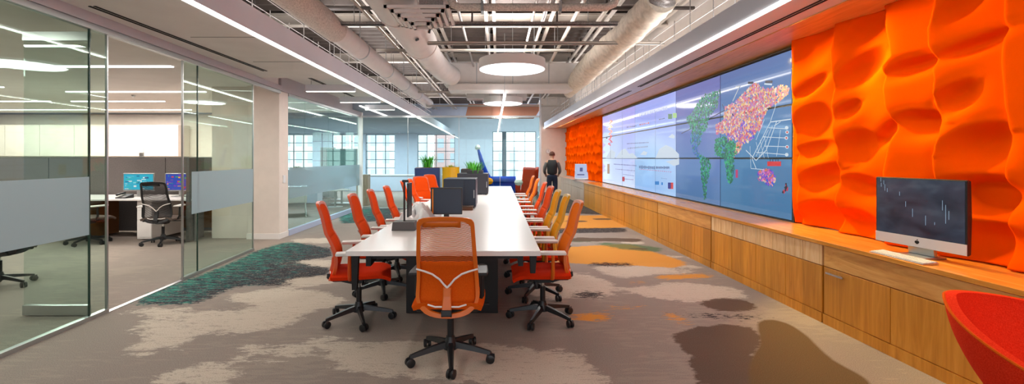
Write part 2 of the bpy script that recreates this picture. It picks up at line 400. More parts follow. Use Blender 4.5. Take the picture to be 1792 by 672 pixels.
# shell: left side
cl = struct('ceiling_left')
MB().box(-16, -2.55, -3, 7.4, 2.75, 3.02).build('ceiling_board', M['ceil'], cl)
MB().box(-16, -3.94, 7.4, 13.0, 2.75, 3.02).build('ceiling_board', M['ceil'], cl)
MB().box(-3.94, -2.62, 7.4, 12.2, 2.93, 3.02).build('recess_board', M['ceil'], cl)
MB().box(-2.62, -2.55, 7.4, 12.2, 2.75, 3.02).build('fascia', M['fascia'], cl)
MB().box(-16, -2.55, 12.2, 24, 2.76, 3.02).build('perforated_board', M['perf'], cl)
MB().box(-2.555, -2.55+.004, -3, 24, 2.76, 3.02).build('fascia', M['fascia'], cl)
MB().box(-2.585, -2.545, -3, 24, 2.741, 2.766).build('led_strip', M['strip'], cl)
sl = MB()
for x in (-3.50, -3.455): sl.box(x, x+.022, 3.9, 6.8, 2.744, 2.75)
for x in (-3.50, -3.455): sl.box(x, x+.018, 8.0, 11.9, 2.922, 2.93)
for y in (4.9, 6.15): sl.box(-3.3, -2.6, y, y+.006, 2.747, 2.75)
sl.build('air_slot', M['slot'], cl)
# glass wall on the left
wl = struct('wall_left')
def pl(y): return (wx(y), y)
MB().seg(pl(-3), pl(8.2), .10, 2.66, 2.75).build('bulkhead', M['bulk'], wl)
MB().seg((-3.94,8.2), (-3.94,13), .10, 2.66, 2.95).build('bulkhead', M['bulk'], wl)
tr = MB(); tr.seg(pl(-3), pl(8.2), .06, 2.61, 2.66); tr.seg((-3.94,8.55), (-3.94,13), .06, 2.61, 2.66)
tr.build('head_track', M['alu'], wl)
tr = MB(); tr.seg(pl(-3), pl(4.30), .05, 0, .035); tr.seg(pl(5.44), pl(7.2), .05, 0, .035); tr.build('floor_track', M['alu'], wl)
MB().seg(pl(4.30), pl(5.44), .05, 0, .006).build('threshold', M['alu'], wl)
MB().seg((-3.94,8.55), (-3.94,12.95), .06, 0, .11).build('kick_rail', mat('pale_blue_rail', (176,188,214), .4), wl)
for a, b in ((-3, 1.5), (1.5, 4.10), (4.11, 4.30), (5.44, 5.73), (5.74, 7.2)):
    g = MB().seg(pl(a), pl(b), .012, .035, 2.61).build('glass_panel', M['glass'], wl)
for a, b in ((8.56, 9.3), (9.31, 10.6), (10.61, 12.0), (12.01, 12.95)):
    MB().seg((-3.94,a), (-3.94,b), .012, .11, 2.61).build('glass_panel', M['glass'], wl)
for a, b in ((1.5, 4.09), (5.60, 7.18)):
    MB().seg((wx(a)+.012, a), (wx(b)+.012, b), .003, .765, 1.285).build('frosted_band', M['frost'], wl)
MB().seg((-3.928,8.58), (-3.928,12.93), .003, .69, 1.27).build('frosted_band', M['frost2'], wl)
for y in (4.105, 5.735):
    MB().seg(pl(y-.006), pl(y+.006), .014, .035, 2.61).build('glass_edge', M['glassedge'], wl)
for y in (4.303, 5.437, 7.2):
    MB().seg(pl(y-.008), pl(y+.008), .02, .0, 2.61).build('edge_profile', M['alu'], wl)
# open swing door, square to the glass wall
d = struct('door_1')
X0, X1 = -4.36, -3.765
MB().box(X0, X1, 4.2, 4.212, .1, 2.53).build('glass_leaf', M['glassd'], d)
MB().box(X0, X1, 4.185, 4.227, .012, .1).build('bottom_rail', M['alu'], d)
MB().box(X0, X1, 4.185, 4.227, 2.53, 2.61).build('top_rail', M['alu'], d)
MB().box(X1-.02, X1, 4.195, 4.217, .9, 1.2).build('pull_handle', M['alu'], d)
# column and wall between office and meeting room
MB().box(-4.5, -3.93, 8.2, 8.55, 0, 2.95).build('column_left', M['wall'], kind='structure', bevel=.004)
MB().box(-5.2, -4.5, 8.3, 8.45, 0, 2.75).build('wall_office_side', M['wall'], kind='structure')
MB().seg((-4.66,8.5), (-6.95,13.5), .12, 0, 2.75).build('wall_office_return', M['wall'], kind='structure')
MB().box(-16, -6.9, 13.5, 13.62, 0, 2.75).build('wall_office_back', M['wall'], kind='structure')
MB().box(-4.51, -3.92, 8.185, 8.56, 0, .1).build('baseboard_left', M['trimw'], kind='structure')
MB().box(-16, -15.9, -3, 24, 0, 3).build('wall_far_left', M['wall'], kind='structure')
MB().box(-3.97, -3.86, 12.93, 13.03, 0, 2.75).build('trim_1', M['trimw'], kind='structure')
t = tag(MB().box(-3.932, -3.915, 8.33, 8.42, 1.0, 1.14).build('wall_switch', M['whitep'], bevel=.003), 'small white control plate on the side of the column', 'switch')

# back glass partition
wb = struct('wall_back_glass')
xs = [-3.86, -2.57, -1.12, .05, 1.19]
for a, b in zip(xs, xs[1:]):
    MB().box(a+.004, b-.004, 13, 13.012, .04, 2.61).build('glass_panel', M['glass'], wb)
MB().box(-3.86, 1.19, 12.98, 13.03, 0, .04).build('floor_track', M['alu'], wb)
MB().box(-3.86, 1.19, 12.98, 13.03, 2.61, 2.66).build('head_track', M['alu'], wb)
for x in xs[1:-1]: MB().box(x-.006, x+.006, 12.995, 13.017, .04, 2.61).build('joint', M['alu'], wb)
MB().box(1.17, 1.22, 12.98, 13.04, 0, 3.3).build('post', M['alu'], wb)
MB().seg((1.2,13.05), (1.75,19.6), .012, .04, 2.61).build('glass_panel', M['glass'], wb)
MB().seg((1.2,13.05), (1.75,19.6), .04, 0, .04).build('floor_track', M['alu'], wb)
MB().seg((1.2,13.05), (1.75,19.6), .04, 2.61, 2.66).build('head_track', M['alu'], wb)

# window wall
WY = 24.0
wins = [(-13.6,-11.9,.5,2.7), (-11.3,-9.75,.5,2.7), (-8.75,-7.2,.5,2.7), (-6.98,-5.43,.5,2.7), (-4.25,-2.28,.5,2.7), (-.3,1.98,.3,2.85)]
wf = MB()
edges = [-16.0]
for a, b, z0, z1 in wins:
    wf.box(edges[-1], a, WY, WY+.3, 0, 4.6); wf.box(a, b, WY, WY+.3, 0, z0); wf.box(a, b, WY, WY+.3, z1, 4.6); edges.append(b)
wf.box(edges[-1], 6, WY, WY+.3, 0, 4.6)
wf.build('wall_back', M['wall_daytint'], kind='structure')
M['mull'] = mat('window_frame_grey', (84,94,106), .5)
for i, (a, b, z0, z1) in enumerate(wins):
    w = struct('window_%d' % (i+1)); fr = MB()
    n = 4 if i >= 4 else 3
    for k in range(n+1):
        x = a + (b-a)*k/n; r = .03 if k in (0, n) else .015
        fr.box(x-r, x+r, WY+.08, WY+.14, z0, z1)
    nz = 5
    for k in range(nz+1):
        z = z0 + (z1-z0)*k/nz; r = .03 if k in (0, nz) else .015
        fr.box(a, b, WY+.085, WY+.135, z-r, z+r)
    if i == 5: fr.box(.2, .42, WY-.02, WY+.2, z0, z1)
    fr.build('window_frame', M['mull'], w)
    MB().box(a, b, WY+.105, WY+.11, z0, z1).build('glass', M['winglass'], w)
    MB().box(a-.05, b+.05, WY-.08, WY+.1, z0-.05, z0).build('window_sill', M['trimw'], w)
# roof deck
dk = MB(); ys = []; y = -3
while y < 24.2: ys += [(y,4.3),(y+.07,4.38),(y+.18,4.38),(y+.25,4.3)]; y += .32
vs = [(x, yy, zz) for yy, zz in ys for x in (-16, 6)]
dk.add(vs, [(2*i, 2*i+1, 2*i+3, 2*i+2) for i in range(len(ys)-1)])
dk.build('ceiling', M['deck'], kind='structure')
MB().box(-16, 6, -3.2, 24.3, 4.45, 4.6).build('roof_slab', M['deck'], kind='structure')

# ------------------------------------------------------------------ ceiling services
def tg(o, label, cat, group=None): return tag(o, label, cat, group)
# long roof joists: pairs of channels
JG = 'roof joists under the metal deck'
for i, (x, lab) in enumerate([(-4.4,0),(-3.3,0),(-2.25,0),(-1.2,0),(-.15,0),(.9,0),(1.95,0),(3.0,0)]):
    j = thing('roof_joist', 'painted steel roof joist of paired channels running away under the deck', 'joist', (x,0,4.0), 0, JG)
    b = MB(); b.box(-.10,-.045,-3,23.9,0,.05); b.box(.045,.10,-3,23.9,0,.05); b.build('chord', M['steel'], j)
    yy = 3.0
    while yy < 22: MB().box(-.1,.1,yy,yy+.05,.05,.12).box(-.02,.02,yy,yy+.05,.05,.29).build('bridging', M['steeld'], j); yy += 1.3
b_i = 0
for y in (3.2, 6.1, 9.0, 12.4, 15.8, 19.5):
    o = MB(); o.box(-4.6, 3.4, y-.09, y+.09, 4.25, 4.28); o.box(-4.6, 3.4, y-.012, y+.012, 4.06, 4.25); o.box(-4.6, 3.4, y-.09, y+.09, 4.05, 4.075)
    tg(o.build('steel_beam', M['steel']), 'deep steel beam crossing the open ceiling', 'beam', 'steel beams across the open ceiling')
def rods(name, pts, z1, par, r=.006):
    for p in pts: MB().tube([(p[0],p[1],p[2]), (p[0],p[1],z1)], r, 6).build('hanger_rod', M['alu'], par)
# cross struts
for (y, x0, x1, z, lab) in [(6.38,-2.42,1.66,3.3,'grey strut channel crossing the ceiling, nearest of the cross bars'),
                            (7.45,-1.15,2.7,3.3,'pale strut channel crossing behind the nearest cross bar'),
                            (9.0,-2.4,1.5,3.55,'strut channel crossing above the first round pendant light'),
                            (12.6,-2.3,2.0,3.25,'strut channel crossing behind the wide rectangular duct'),
                            (14.6,-2.3,2.0,3.1,'far strut channel crossing over the glass partition')]:
    t = thing('strut_channel', lab, 'strut', ((x0+x1)/2, y, z)); h = (x1-x0)/2
    b = MB(); b.box(-h,h,-.03,.03,.0,.01); b.box(-h,h,-.03,-.022,.0,.05); b.box(-h,h,.022,.03,.0,.05); b.box(-h,h,-.03,.03,.045,.05)
    b.build('channel', M['steel'] if y > 7 else M['galv'], t)
    rods('r', [(-h*.8,0,.05),(0.1*h,0,.05),(h*.8,0,.05)], 4.3-z, t)
# pipe with elbows
t = thing('insulated_pipe', 'grey lagged pipe crossing the ceiling near the camera with elbows at both ends', 'pipe', (0,5.3,3.2))
MB().tube([(-.55,-.0,.75),(-.55,0,.1),(-.52,0,.03),(-.45,0,0),(1.25,0,0),(1.34,0,.04),(1.37,0,.12),(1.37,0,1.1)], .045, 14).build('lagging', M['lag'], t, smooth=True)
MB().box(-.2,-.17,-.06,.06,-.06,.06).box(.7,.73,-.06,.06,-.06,.06).build('pipe_clamp', M['alu'], t)
# left round duct
t = thing('round_duct', 'slim round duct running away above the left light strip', 'duct', (-2.36,0,3.30))
MB().tube([(0,4.4,0),(0,6.6,0)], .175, 28).build('speckled_lagging', M['lag'], t, smooth=True)
MB().tube([(0,6.6,0),(0,15.5,0)], .16, 28).build('duct_body', M['duct'], t, smooth=True)
for y in (7.8, 9.6, 11.4, 13.2, 15.3): MB().tube([(0,y-.02,0),(0,y+.02,0)], .168, 28).build('joint_band', M['alu'], t, smooth=True)
rods('r', [(0,y,.16) for y in (5.2,7.8,9.6,11.4,13.2)], 1.0, t, .008)
# centre round duct
t = thing('round_duct', 'wide white round duct running down the ceiling to the rectangular duct', 'duct', (-1.38,0,3.5))
MB().tube([(0,4.2,.04),(0,6.6,.02),(0,8.1,0)], .29, 32).build('duct_body', M['duct'], t, smooth=True)
MB().tube([(0,8.1,0),(0,8.45,0)], [.29,.25], 32).build('reducer', M['duct'], t, smooth=True)
MB().tube([(0,8.45,0),(.03,9.8,-.01),(.1,10.6,-.02),(.22,11.25,-.02)], .24, 32).build('elbow_run', M['duct'], t, smooth=True)
for y, r_, z_ in ((8.08,.302,0),(9.4,.25,0),(6.2,.3,.02)): MB().tube([(0,y,z_),(0,y+.05,z_)], r_, 32).build('joint_band', M['duct'], t, smooth=True)
rods('r', [(-.28,5.4,0),(.28,5.4,0),(-.25,7.6,0),(.25,7.6,0)], .8, t)
b = MB(); b.tube([(.285,7.2,-.05),(.31,7.2,-.055)], .03, 12); b.tube([(.15,6.9,-.25),(.16,6.9,-.27)], .03, 12); b.build('test_port', M['black'], t)
# rectangular duct
t = thing('rectangular_duct', 'large white rectangular duct crossing behind the first round pendant light', 'duct', (.36,11.7,3.13))
MB().box(-1.72,1.68,-.3,.3,.16,.70).build('duct_body', M['duct'], t, bevel=.01)
MB().box(-1.6,1.5,-.42,.2,0,.17).build('lower_duct', M['duct'], t, bevel=.02)
for x in (-.9, 0, .9): MB().box(x-.012,x+.012,-.31,.31,.15,.71).build('flange', M['alu'], t)
rods('r', [(-1.5,-.3,.7),(1.4,-.3,.7)], 1.15, t)
# flexible duct on the right
t = thing('flexible_duct', 'crumpled insulated flexible duct hanging on the right of the ceiling', 'duct', (0,0,0))
def crump(path, r0, n=26, seed=0):
    b = MB(); pts = []; rs = []
    P = [Vector(p) for p in path]; segs = 22
    for i in range(len(P)-1):
        for k in range(segs):
            pts.append(P[i].lerp(P[i+1], k/segs)); rs.append(1)
    pts.append(P[-1]); rs.append(1)
    rr = [r0(i/(len(pts)-1))*(1+.035*math.sin(i*1.1)+.03*mnoise.noise(Vector((i*.2+seed,0,0)))) for i in range(len(pts))]
    b.tube(pts, rr, n)
    for i, v in enumerate(b.v):
        c = pts[min(i//n, len(pts)-1)]
        dd = v-c; b.v[i] = c + dd*(1+.10*mnoise.noise(v*4.5)+.05*mnoise.noise(v*13))
    return b
crump([(2.22,6.2,3.62),(2.12,7.0,3.5),(2.02,8.4,3.44),(1.98,9.3,3.42),(1.95,10.6,3.38)], lambda u: .215+.03*u).build('quilted_sleeve', M['flex'], t, smooth=True)
crump([(2.22,6.25,3.62),(2.25,6.05,3.78),(2.27,6.0,4.0),(2.27,6.0,4.28)], lambda u: .2-.1*min(1,u*3)+.02*u, seed=4).build('gathered_neck', M['galv'], t, smooth=True)
crump([(1.95,10.6,3.38),(1.93,11.4,3.32),(1.88,12.2,3.2)], lambda u: .24-.1*u, seed=8).build('tail', M['flex'], t, smooth=True)
rods('r', [(2.03,8.3,3.5),(1.98,9.6,3.5)], 4.3, t, .006)
# 4-way diffuser
t = thing('ceiling_diffuser', 'stepped louvred air diffuser in the open ceiling beside the wide duct', 'vent', (-.93,5.55,3.16))
for k in range(5):
    s0 = .37-.065*k; b = MB(); z = -.03*k
    for (a0,a1,b0,b1) in ((-s0,s0,-s0,-s0+.035),(-s0,s0,s0-.035,s0),(-s0,-s0+.035,-s0,s0),(s0-.035,s0,-s0,s0)): b.box(a0,a1,b0,b1,z,z+.03)
    b.build('louvre_frame', M['duct'], t)
MB().box(.02,.3,-.3,.3,.03,.45).build('plenum_box', M['galv'], t)
# cable trays behind the fascias
for (x, lab, fn) in ((-2.78,'wire cable tray with upright rods behind the left fascia',None), (2.66,'wire cable tray with upright rods behind the right fascia',sh)):
    b = MB(fn); yy = 3.5
    rt = random.Random(int(x*10))
    while yy < 19:
        b.tube([(x,yy,3.0),(x,yy,3.0+rt.choice((.25,.4,.55,1.2)))], .006, 5); yy += rt.uniform(.2,.62)
    for z in (3.2,3.36): b.tube([(x,3.4,z),(x,19,z)], .005, 5)
    tg(b.build('cable_tray', M['galv']), lab, 'cable tray')
# conduits
for i, (x, z, y0, y1, r, lab) in enumerate([(-2.0,3.62,3,16,.02,'thin conduit beside the slim round duct'), (-.62,3.75,3,20,.025,'thin conduit running down the middle of the ceiling, left of the linear light'),
    (.55,3.7,3,18,.02,'thin conduit running away right of the first pendant light'), (.72,3.7,3,18,.02,'thin conduit running away right of the first pendant light'), (1.3,3.85,3,20,.035,'pipe running away between the pendant lights and the flexible duct')]):
    o = MB().tube([(x,y0,z),(x,y1,z)], r, 10).build('conduit', M['galv'] if i % 2 else M['steel'], smooth=True); tg(o, lab, 'conduit', 'conduits along the open ceiling')
# a branch with fittings
t = thing('sprinkler_pipe', 'dark sprinkler pipe with drops crossing above the wide white duct', 'pipe', (0,7.0,3.75))
MB().tube([(-3.2,0,0),(3.0,0,0)], .028, 10).build('pipe_run', M['steeld'], t, smooth=True)
for x in (-2.6,-.4,.9,2.4): MB().tube([(x,0,0),(x,0,-.22)], .014, 8).lathe([(.03,0),(.035,.01),(.01,.03)], 10, (x,0,-.24)).build('sprinkler_head', M['steeld'], t)
# peach boxed duct in the distance
t = thing('painted_bulkhead', 'peach-coloured boxed bulkhead in the ceiling beyond the glass partition', 'bulkhead', (.0,15.6,2.85))
MB().prism([(-1.1,.0),(1.25,0),(1.5,.4),(-1.0,.42)], -.3, .6, 'y').build('box_body', M['peach'], t, bevel=.01)
for x in (-.2,.7): MB().box(x,x+.08,-.34,-.3,.03,.4).build('rib', M['peach'], t)
t = thing('rectangular_duct', 'pale square duct above the second round pendant light', 'duct', (-.05,15.4,3.42))
MB().box(-1.0,1.0,-.3,.3,0,.5).box(-.4,.5,-.4,-.3,.05,.4).build('duct_body', M['duct'], t, bevel=.01)

# round pendants
for (x, y, r, z, lab) in ((.25,8.3,.60,3.06,'large round white pendant light, the nearer of the two'), (.14,14.0,.60,3.12,'round white pendant light farther off, beyond the rectangular duct')):
    t = thing('pendant_light', lab, 'light', (x,y,z), 0, 'round pendant lights')
    MB().lathe([(r,-.0),(r+.003,.01),(r,.17),(r-.03,.18),(.05,.19)], 64).build('drum', M['shade'], t, smooth=True)
    MB().lathe([(.01,-.006),(r-.012,-.006),(r-.012,-.001)], 64).build('diffuser', M['disc'], t)
    b = MB()
    for a in (.5, 2.6, 4.7): b.tube([(r*.8*math.cos(a),r*.8*math.sin(a),.17),(r*.8*math.cos(a),r*.8*math.sin(a),4.3-z)], .005, 5)
    b.build('hanger', M['alu'], t)
t = thing('linear_light', 'slim linear pendant light running away over the middle of the table', 'light', (.13,0,2.72))
MB(lambda x,y,z:(x-.012*(y-9.3),y,z)).box(-.03,.03,9.3,22.5,.0,.06).build('housing', M['fascia'], t)
MB(lambda x,y,z:(x-.012*(y-9.3),y,z)).box(-.022,.022,9.32,22.45,-.004,0).build('diffuser', M['strip'], t)
MB().tube([(0,9.4,.08),(0,9.4,1.3)], .006, 6).tube([(-.05,13,.08),(-.05,13,1.3)], .006, 6).build('hanger', M['alu'], t)
# short hanging bars in the recess
for (y, x0, x1, lab) in ((8.7,-3.66,-2.72,'short white bar light hung crosswise in the left ceiling recess, nearest of three'), (10.4,-3.6,-2.68,'short white bar light hung crosswise in the left ceiling recess, second of three'), (12.0,-3.5,-2.72,'short white bar light hung crosswise in the left ceiling recess, farthest of three')):
    t = thing('bar_light', lab, 'light', ((x0+x1)/2,y,2.72), 0, 'bar lights in the left ceiling recess'); h = (x1-x0)/2
    MB().box(-h,h,-.03,.03,.0,.13).build('housing', M['fascia'], t, bevel=.004)
    MB().box(-h+.01,h-.01,-.022,.022,-.005,0).build('diffuser', M['strip'], t)
    MB().tube([(-h+.1,0,.13),(-h+.1,0,.21)], .005, 6).tube([(h-.1,0,.13),(h-.1,0,.21)], .005, 6).build('hanger', M['alu'], t)
t = thing('linear_light', 'slim light line along the left ceiling by the glass corner', 'light', (-3.42,12.9,2.735))
MB().box(-.02,.02,-1.6,1.4,0,.022).build('diffuser', M['strip'], t)
# office ceiling lights
def office_light(x0, x1, y, lab):
    t = thing('recessed_light', lab, 'light', ((x0+x1)/2,y,2.735), 0, 'linear lights in the office ceiling'); h=(x1-x0)/2
    MB().box(-h,h,-.03,.03,0,.018).build('diffuser', M['strip'], t)
for (x0,x1,y) in ((-7.9,-4.6,6.45),(-11.8,-8.3,6.45),(-8.4,-5.7,8.9),(-12.5,-9.0,8.3),(-9.7,-7.6,10.4),(-14,-10.2,10.4),(-10.5,-8.2,12.2),(-14.5,-11,12.2)):
    office_light(x0,x1,y,'linear light recessed in the office ceiling behind the glass wall')

# ------------------------------------------------------------------ right wall: counter, screens, orange panels
# cabinets
mods = [(0.0,2.02,0),(2.03,4.02,0),(4.04,6.03,1),(6.05,7.92,2),(7.94,9.85,3),(9.87,11.85,3),(11.87,13.9,3),(13.98,16.0,4),(16.02,18.3,4)]
labs = ['long wooden cabinet nearest the camera behind the red tub chair', 'wooden cabinet with a figured drawer front and chrome pull below the desktop computer',
 'wooden cabinet with pale ash drawer fronts below the near half of the map', 'wooden cabinet with figured drawer fronts below the Americas on the map',
 'wooden cabinet third from the near end of the video wall', 'wooden cabinet below the middle of the grey chart screens', 'last golden wooden cabinet before the dark gap in the row',
 'greyish wooden cabinet just beyond the dark gap in the row', 'greyish wooden cabinet at the far end under the laptop']
for (a, b_, k), lab in zip(mods, labs):
    t = thing('cabinet', lab, 'cabinet', (0,0,0), 0, 'low cabinets along the right wall')
    front = M['woodgrey'] if k == 4 else M['wood']
    S().box(2.985, 3.52, a, b_, .07, .688).build('carcass', front, t)
    S().box(3.0, 3.4, a, b_, 0, .07).build('plinth', M['wood'] if k != 4 else M['woodgrey'], t)
    S().box(2.955, 2.985, a, b_, .0, .085).build('toe_board', front, t)
    up = {0:M['burl'],1:M['woodlight'],2:M['burl'],3:M['wood'],4:M['woodgrey']}[k]
    nd = 1 if k in (0,2) else (8 if k == 1 else 4)
    for i in range(nd):
        y0 = a+(b_-a)*i/nd; y1 = a+(b_-a)*(i+1)/nd
        S().box(2.962, 2.985, y0+.003, y1-.003, .505, .683).build('drawer_front', up, t, bevel=.002)
    n2 = 4 if k else 3
    for i in range(n2):
        y0 = a+(b_-a)*i/n2; y1 = a+(b_-a)*(i+1)/n2
        S().box(2.962, 2.985, y0+.003, y1-.003, .09, .498).build('door', front, t, bevel=.002)
    if lab.startswith('wooden cabinet with a figured'):
        S().box(2.938, 2.952, 3.78, 3.97, .448, .464).box(2.95,2.965,3.81,3.82,.45,.465).box(2.95,2.965,3.93,3.94,.45,.465).build('handle', M['chrome'], t)
tg(S().box(2.94, 3.52, 0, 13.9, .69, .725).build('worktop', M['woodtop'], bevel=.003), 'long golden wooden worktop running under the video wall', 'worktop')
tg(S().box(2.94, 3.52, 13.98, 18.3, .69, .725).build('worktop', M['woodgrey'], bevel=.003), 'pale far stretch of worktop carrying the laptop', 'worktop')

# video wall
vw = thing('video_wall', 'large tiled video wall showing a world map and charts above the counter', 'video wall')
YC = [5.157, 6.77, 8.36, 10.67, 13.67]; ZR = [.735, 1.45, 2.06, 2.69]
SX = 3.45                                         # x of the screen face in the sheared frame
def screenmat(name, stops, es, seed, cool=1):
    m = mat(name, (10,12,20), .07, spec=.16); v = coords(m, (1,.35,.5)); n = noise(m, v, .9+.1*seed, 2, .5)
    mp = N(m, 'ShaderNodeSeparateXYZ'); L(m, coords(m), mp.inputs[0])
    g = N(m, 'ShaderNodeMapRange'); g.inputs['From Min'].default_value = .7; g.inputs['From Max'].default_value = 2.7; L(m, mp.outputs[2], g.inputs[0])
    ad = N(m, 'ShaderNodeMath', operation='MULTIPLY_ADD'); ad.inputs[1].default_value = .55; L(m, g.outputs[0], ad.inputs[0])
    ad2 = N(m, 'ShaderNodeMath', operation='MULTIPLY'); ad2.inputs[1].default_value = .75; L(m, n, ad2.inputs[0]); L(m, ad2.outputs[0], ad.inputs[2])
    c = ramp(m, ad.outputs[0], stops)
    L(m, c, bsdf(m).inputs['Emission Color']); bsdf(m).inputs['Emission Strength'].default_value = es; return m
SM = [screenmat('map_screen', [(.2,(72,120,160)),(.5,(96,142,188)),(.75,(116,148,196)),(.95,(112,132,186))], .8, 0),
      screenmat('map_screen_pale', [(.2,(78,122,164)),(.5,(110,140,192)),(.75,(136,146,204)),(.95,(130,134,196))], .8, 1),
      screenmat('chart_screen', [(.2,(100,150,214)),(.5,(150,184,222)),(.7,(172,190,226)),(.95,(150,160,222))], 1.12, 2),
      screenmat('chart_screen_far', [(.2,(166,160,216)),(.45,(190,204,228)),(.7,(168,178,226)),(.95,(160,156,220))], 1.12, 3)]
def flat(col, es=.8):
    key = ('g', col, es)
    if key not in M:
        m = mat('graphic_%d_%d_%d' % col, (8,8,8), .4, emit=col, es=es); M[key] = m
    return M[key]
panels = {}
for ci in range(4):
    for ri in range(3):
        y0, y1, z0, z1 = YC[ci], YC[ci+1], ZR[ri], ZR[ri+1]
        p = S().box(SX+.012, SX+.075, y0+.002, y1-.002, z0+.002, z1-.002).build('display_panel', M['black'], vw)
        g = .012
        S().box(SX+.006, SX+.013, y0+g+(.02 if ci==0 else 0), y1-g, z0+g, z1-g).build('screen', SM[ci], p)
        panels[(ci,ri)] = p
S().box(SX, SX+.08, YC[0]-.022, YC[0], .72, 2.705).box(SX, SX+.08, YC[0], YC[-1], 2.69, 2.705).box(SX, SX+.08, YC[0], YC[-1], .725, .735).build('frame', M['black'], vw)
def ps(px, py):                                   # photo point -> (y, z) on the wall
    Y = (SX+.0)*F/(px-CX+20); return Y, EYE+(CY-py)*Y/F
def cell(y, z):
    for ci in range(4):
        for ri in range(3):
            if YC[ci] <= y < YC[ci+1] and ZR[ri] <= z < ZR[ri+1]: return ci, ri
    return None
def z3(p): return [ps(x/2.8+1180, y/2.8+120) for x, y in p]
def z3a(p): return [ps(x/3.733+1050, y/3.733+170) for x, y in p]
def inside(P, x, y):
    r = False
    for i in range(len(P)):
        (ax,ay),(bx,by) = P[i],P[i-1]
        if (ay > y) != (by > y) and x < (bx-ax)*(y-ay)/(by-ay)+ax: r = not r
    return r
greens = [(18,120,84),(26,150,96),(10,88,72),(48,178,128),(16,104,100)]
multi = [(226,190,130),(220,120,130),(232,214,196),(206,96,150),(180,120,190),(230,170,90),(214,70,84)]
blues = [(90,60,200),(130,80,210),(60,90,210),(200,80,160),(220,110,90),(236,200,150)]
bg = [(30,110,130),(40,90,190),(18,120,84),(60,150,190)]
regions = [
 (z3([(225,105),(210,190),(170,235),(160,290),(130,330),(95,320),(75,290),(55,240),(95,205),(110,165),(150,125)]), greens, 900),
 (z3([(80,315),(135,310),(130,360),(110,390),(125,430),(140,440),(120,445),(90,410),(78,360)]), bg, 280),
 (z3([(122,420),(165,440),(180,480),(168,530),(155,575),(155,645),(145,645),(140,590),(130,530),(125,470)]), greens, 380),
 (z3([(245,190),(300,160),(330,130),(390,70),(450,100),(520,80),(565,90),(550,130),(500,170),(460,190),(430,250),(430,290),(380,330),(360,360),(300,350),(250,320),(205,320),(200,280),(240,250)]), multi, 2200),
 (z3([(290,290),(340,260),(400,300),(390,340),(340,370),(300,340),(260,360),(260,320)]), blues, 620),
 (z3([(200,345),(240,335),(290,360),(320,390),(290,440),(292,500),(280,560),(265,575),(255,520),(245,440),(200,425),(195,380)]), greens, 800),
 (z3([(300,370),(330,340),(345,360),(310,420),(290,440)]), multi, 80),
 (z3([(408,510),(440,490),(480,500),(494,540),(480,578),(450,570),(440,550),(410,550)]), blues+[(220,130,200)], 190),
 (z3([(545,565),(556,585),(540,615),(522,612),(540,590)]), [(40,30,50),(190,60,90)], 22)]
buckets = {}
for P, cols, n in regions:
    ya, yb = min(p[0] for p in P), max(p[0] for p in P); za, zb = min(p[1] for p in P), max(p[1] for p in P); k = 0; tries = 0
    while k < n and tries < 60000:
        tries += 1; y = random.uniform(ya, yb); z = random.uniform(za, zb)
        if inside(P, y, z):
            c = cell(y, z)
            if c: buckets.setdefault((c, random.choice(cols)), []).append((y, z)); k += 1
byc = {}
for (c, col), pts in buckets.items(): byc.setdefault(c, []).append((col, pts))
for c, lst in byc.items():
    b = MB(sh); mats = []; fm = []; k = 0
    for col, pts in lst:
        mats.append(flat(col)); mi = len(mats)-1
        for y, z in pts:
            r = random.uniform(.012,.024); a0 = random.uniform(0,PI); n = random.choice((3,4,5)); off = SX+.005-.0004*random.random()*5
            vs = [(off, y+r*math.cos(a0+2*PI*i/n), z+r*math.sin(a0+2*PI*i/n)) for i in range(n)]
            b.add(vs, [tuple(range(n))]); fm.append(mi)
    o = b.build('map_graphic', None, panels[c], norm=False)
    for m_ in mats: o.data.materials.append(m_)
    for p_, mi in zip(o.data.polygons, fm): p_.material_index = mi
# lines, tags and chart marks
def mark(lst, name):
    per = {}
    for shape, col in lst:
        yc = sum(p[0] for p in shape)/len(shape); zc = sum(p[1] for p in shape)/len(shape); c = cell(yc, zc)
        if c: per.setdefault(c, []).append((shape, col))
    for c, ls in per.items():
        b = MB(sh); mats = []; fm = []
        for i, (shape, col) in enumerate(ls):
            off = SX+.0025-.0001*(i % 8); m_ = flat(col)
            if m_ not in mats: mats.append(m_)
            b.add([(off,y,z) for y, z in shape], [tuple(range(len(shape)))]); fm.append(mats.index(m_))
        o = b.build(name, None, panels[c], norm=False)
        for m_ in mats: o.data.materials.append(m_)
        for p_, mi in zip(o.data.polygons, fm): p_.material_index = mi
def line(p, q, w=.006):
    (ay,az),(by,bz) = p, q; n = 12 if abs(ay-by) > .6 else 4; out = []
    L_ = math.hypot(by-ay, bz-az) or 1; ny, nz = -(bz-az)/L_*w/2, (by-ay)/L_*w/2
    for i in range(n):
        u0, u1 = i/n, (i+1)/n
        a = (ay+(by-ay)*u0, az+(bz-az)*u0); c = (ay+(by-ay)*u1, az+(bz-az)*u1)
        out.append([(a[0]-ny,a[1]-nz),(c[0]-ny,c[1]-nz),(c[0]+ny,c[1]+nz),(a[0]+ny,a[1]+nz)])
    return out
W_ = (206,222,236); DK = (34,36,60); RD = (206,44,60)
ml = []
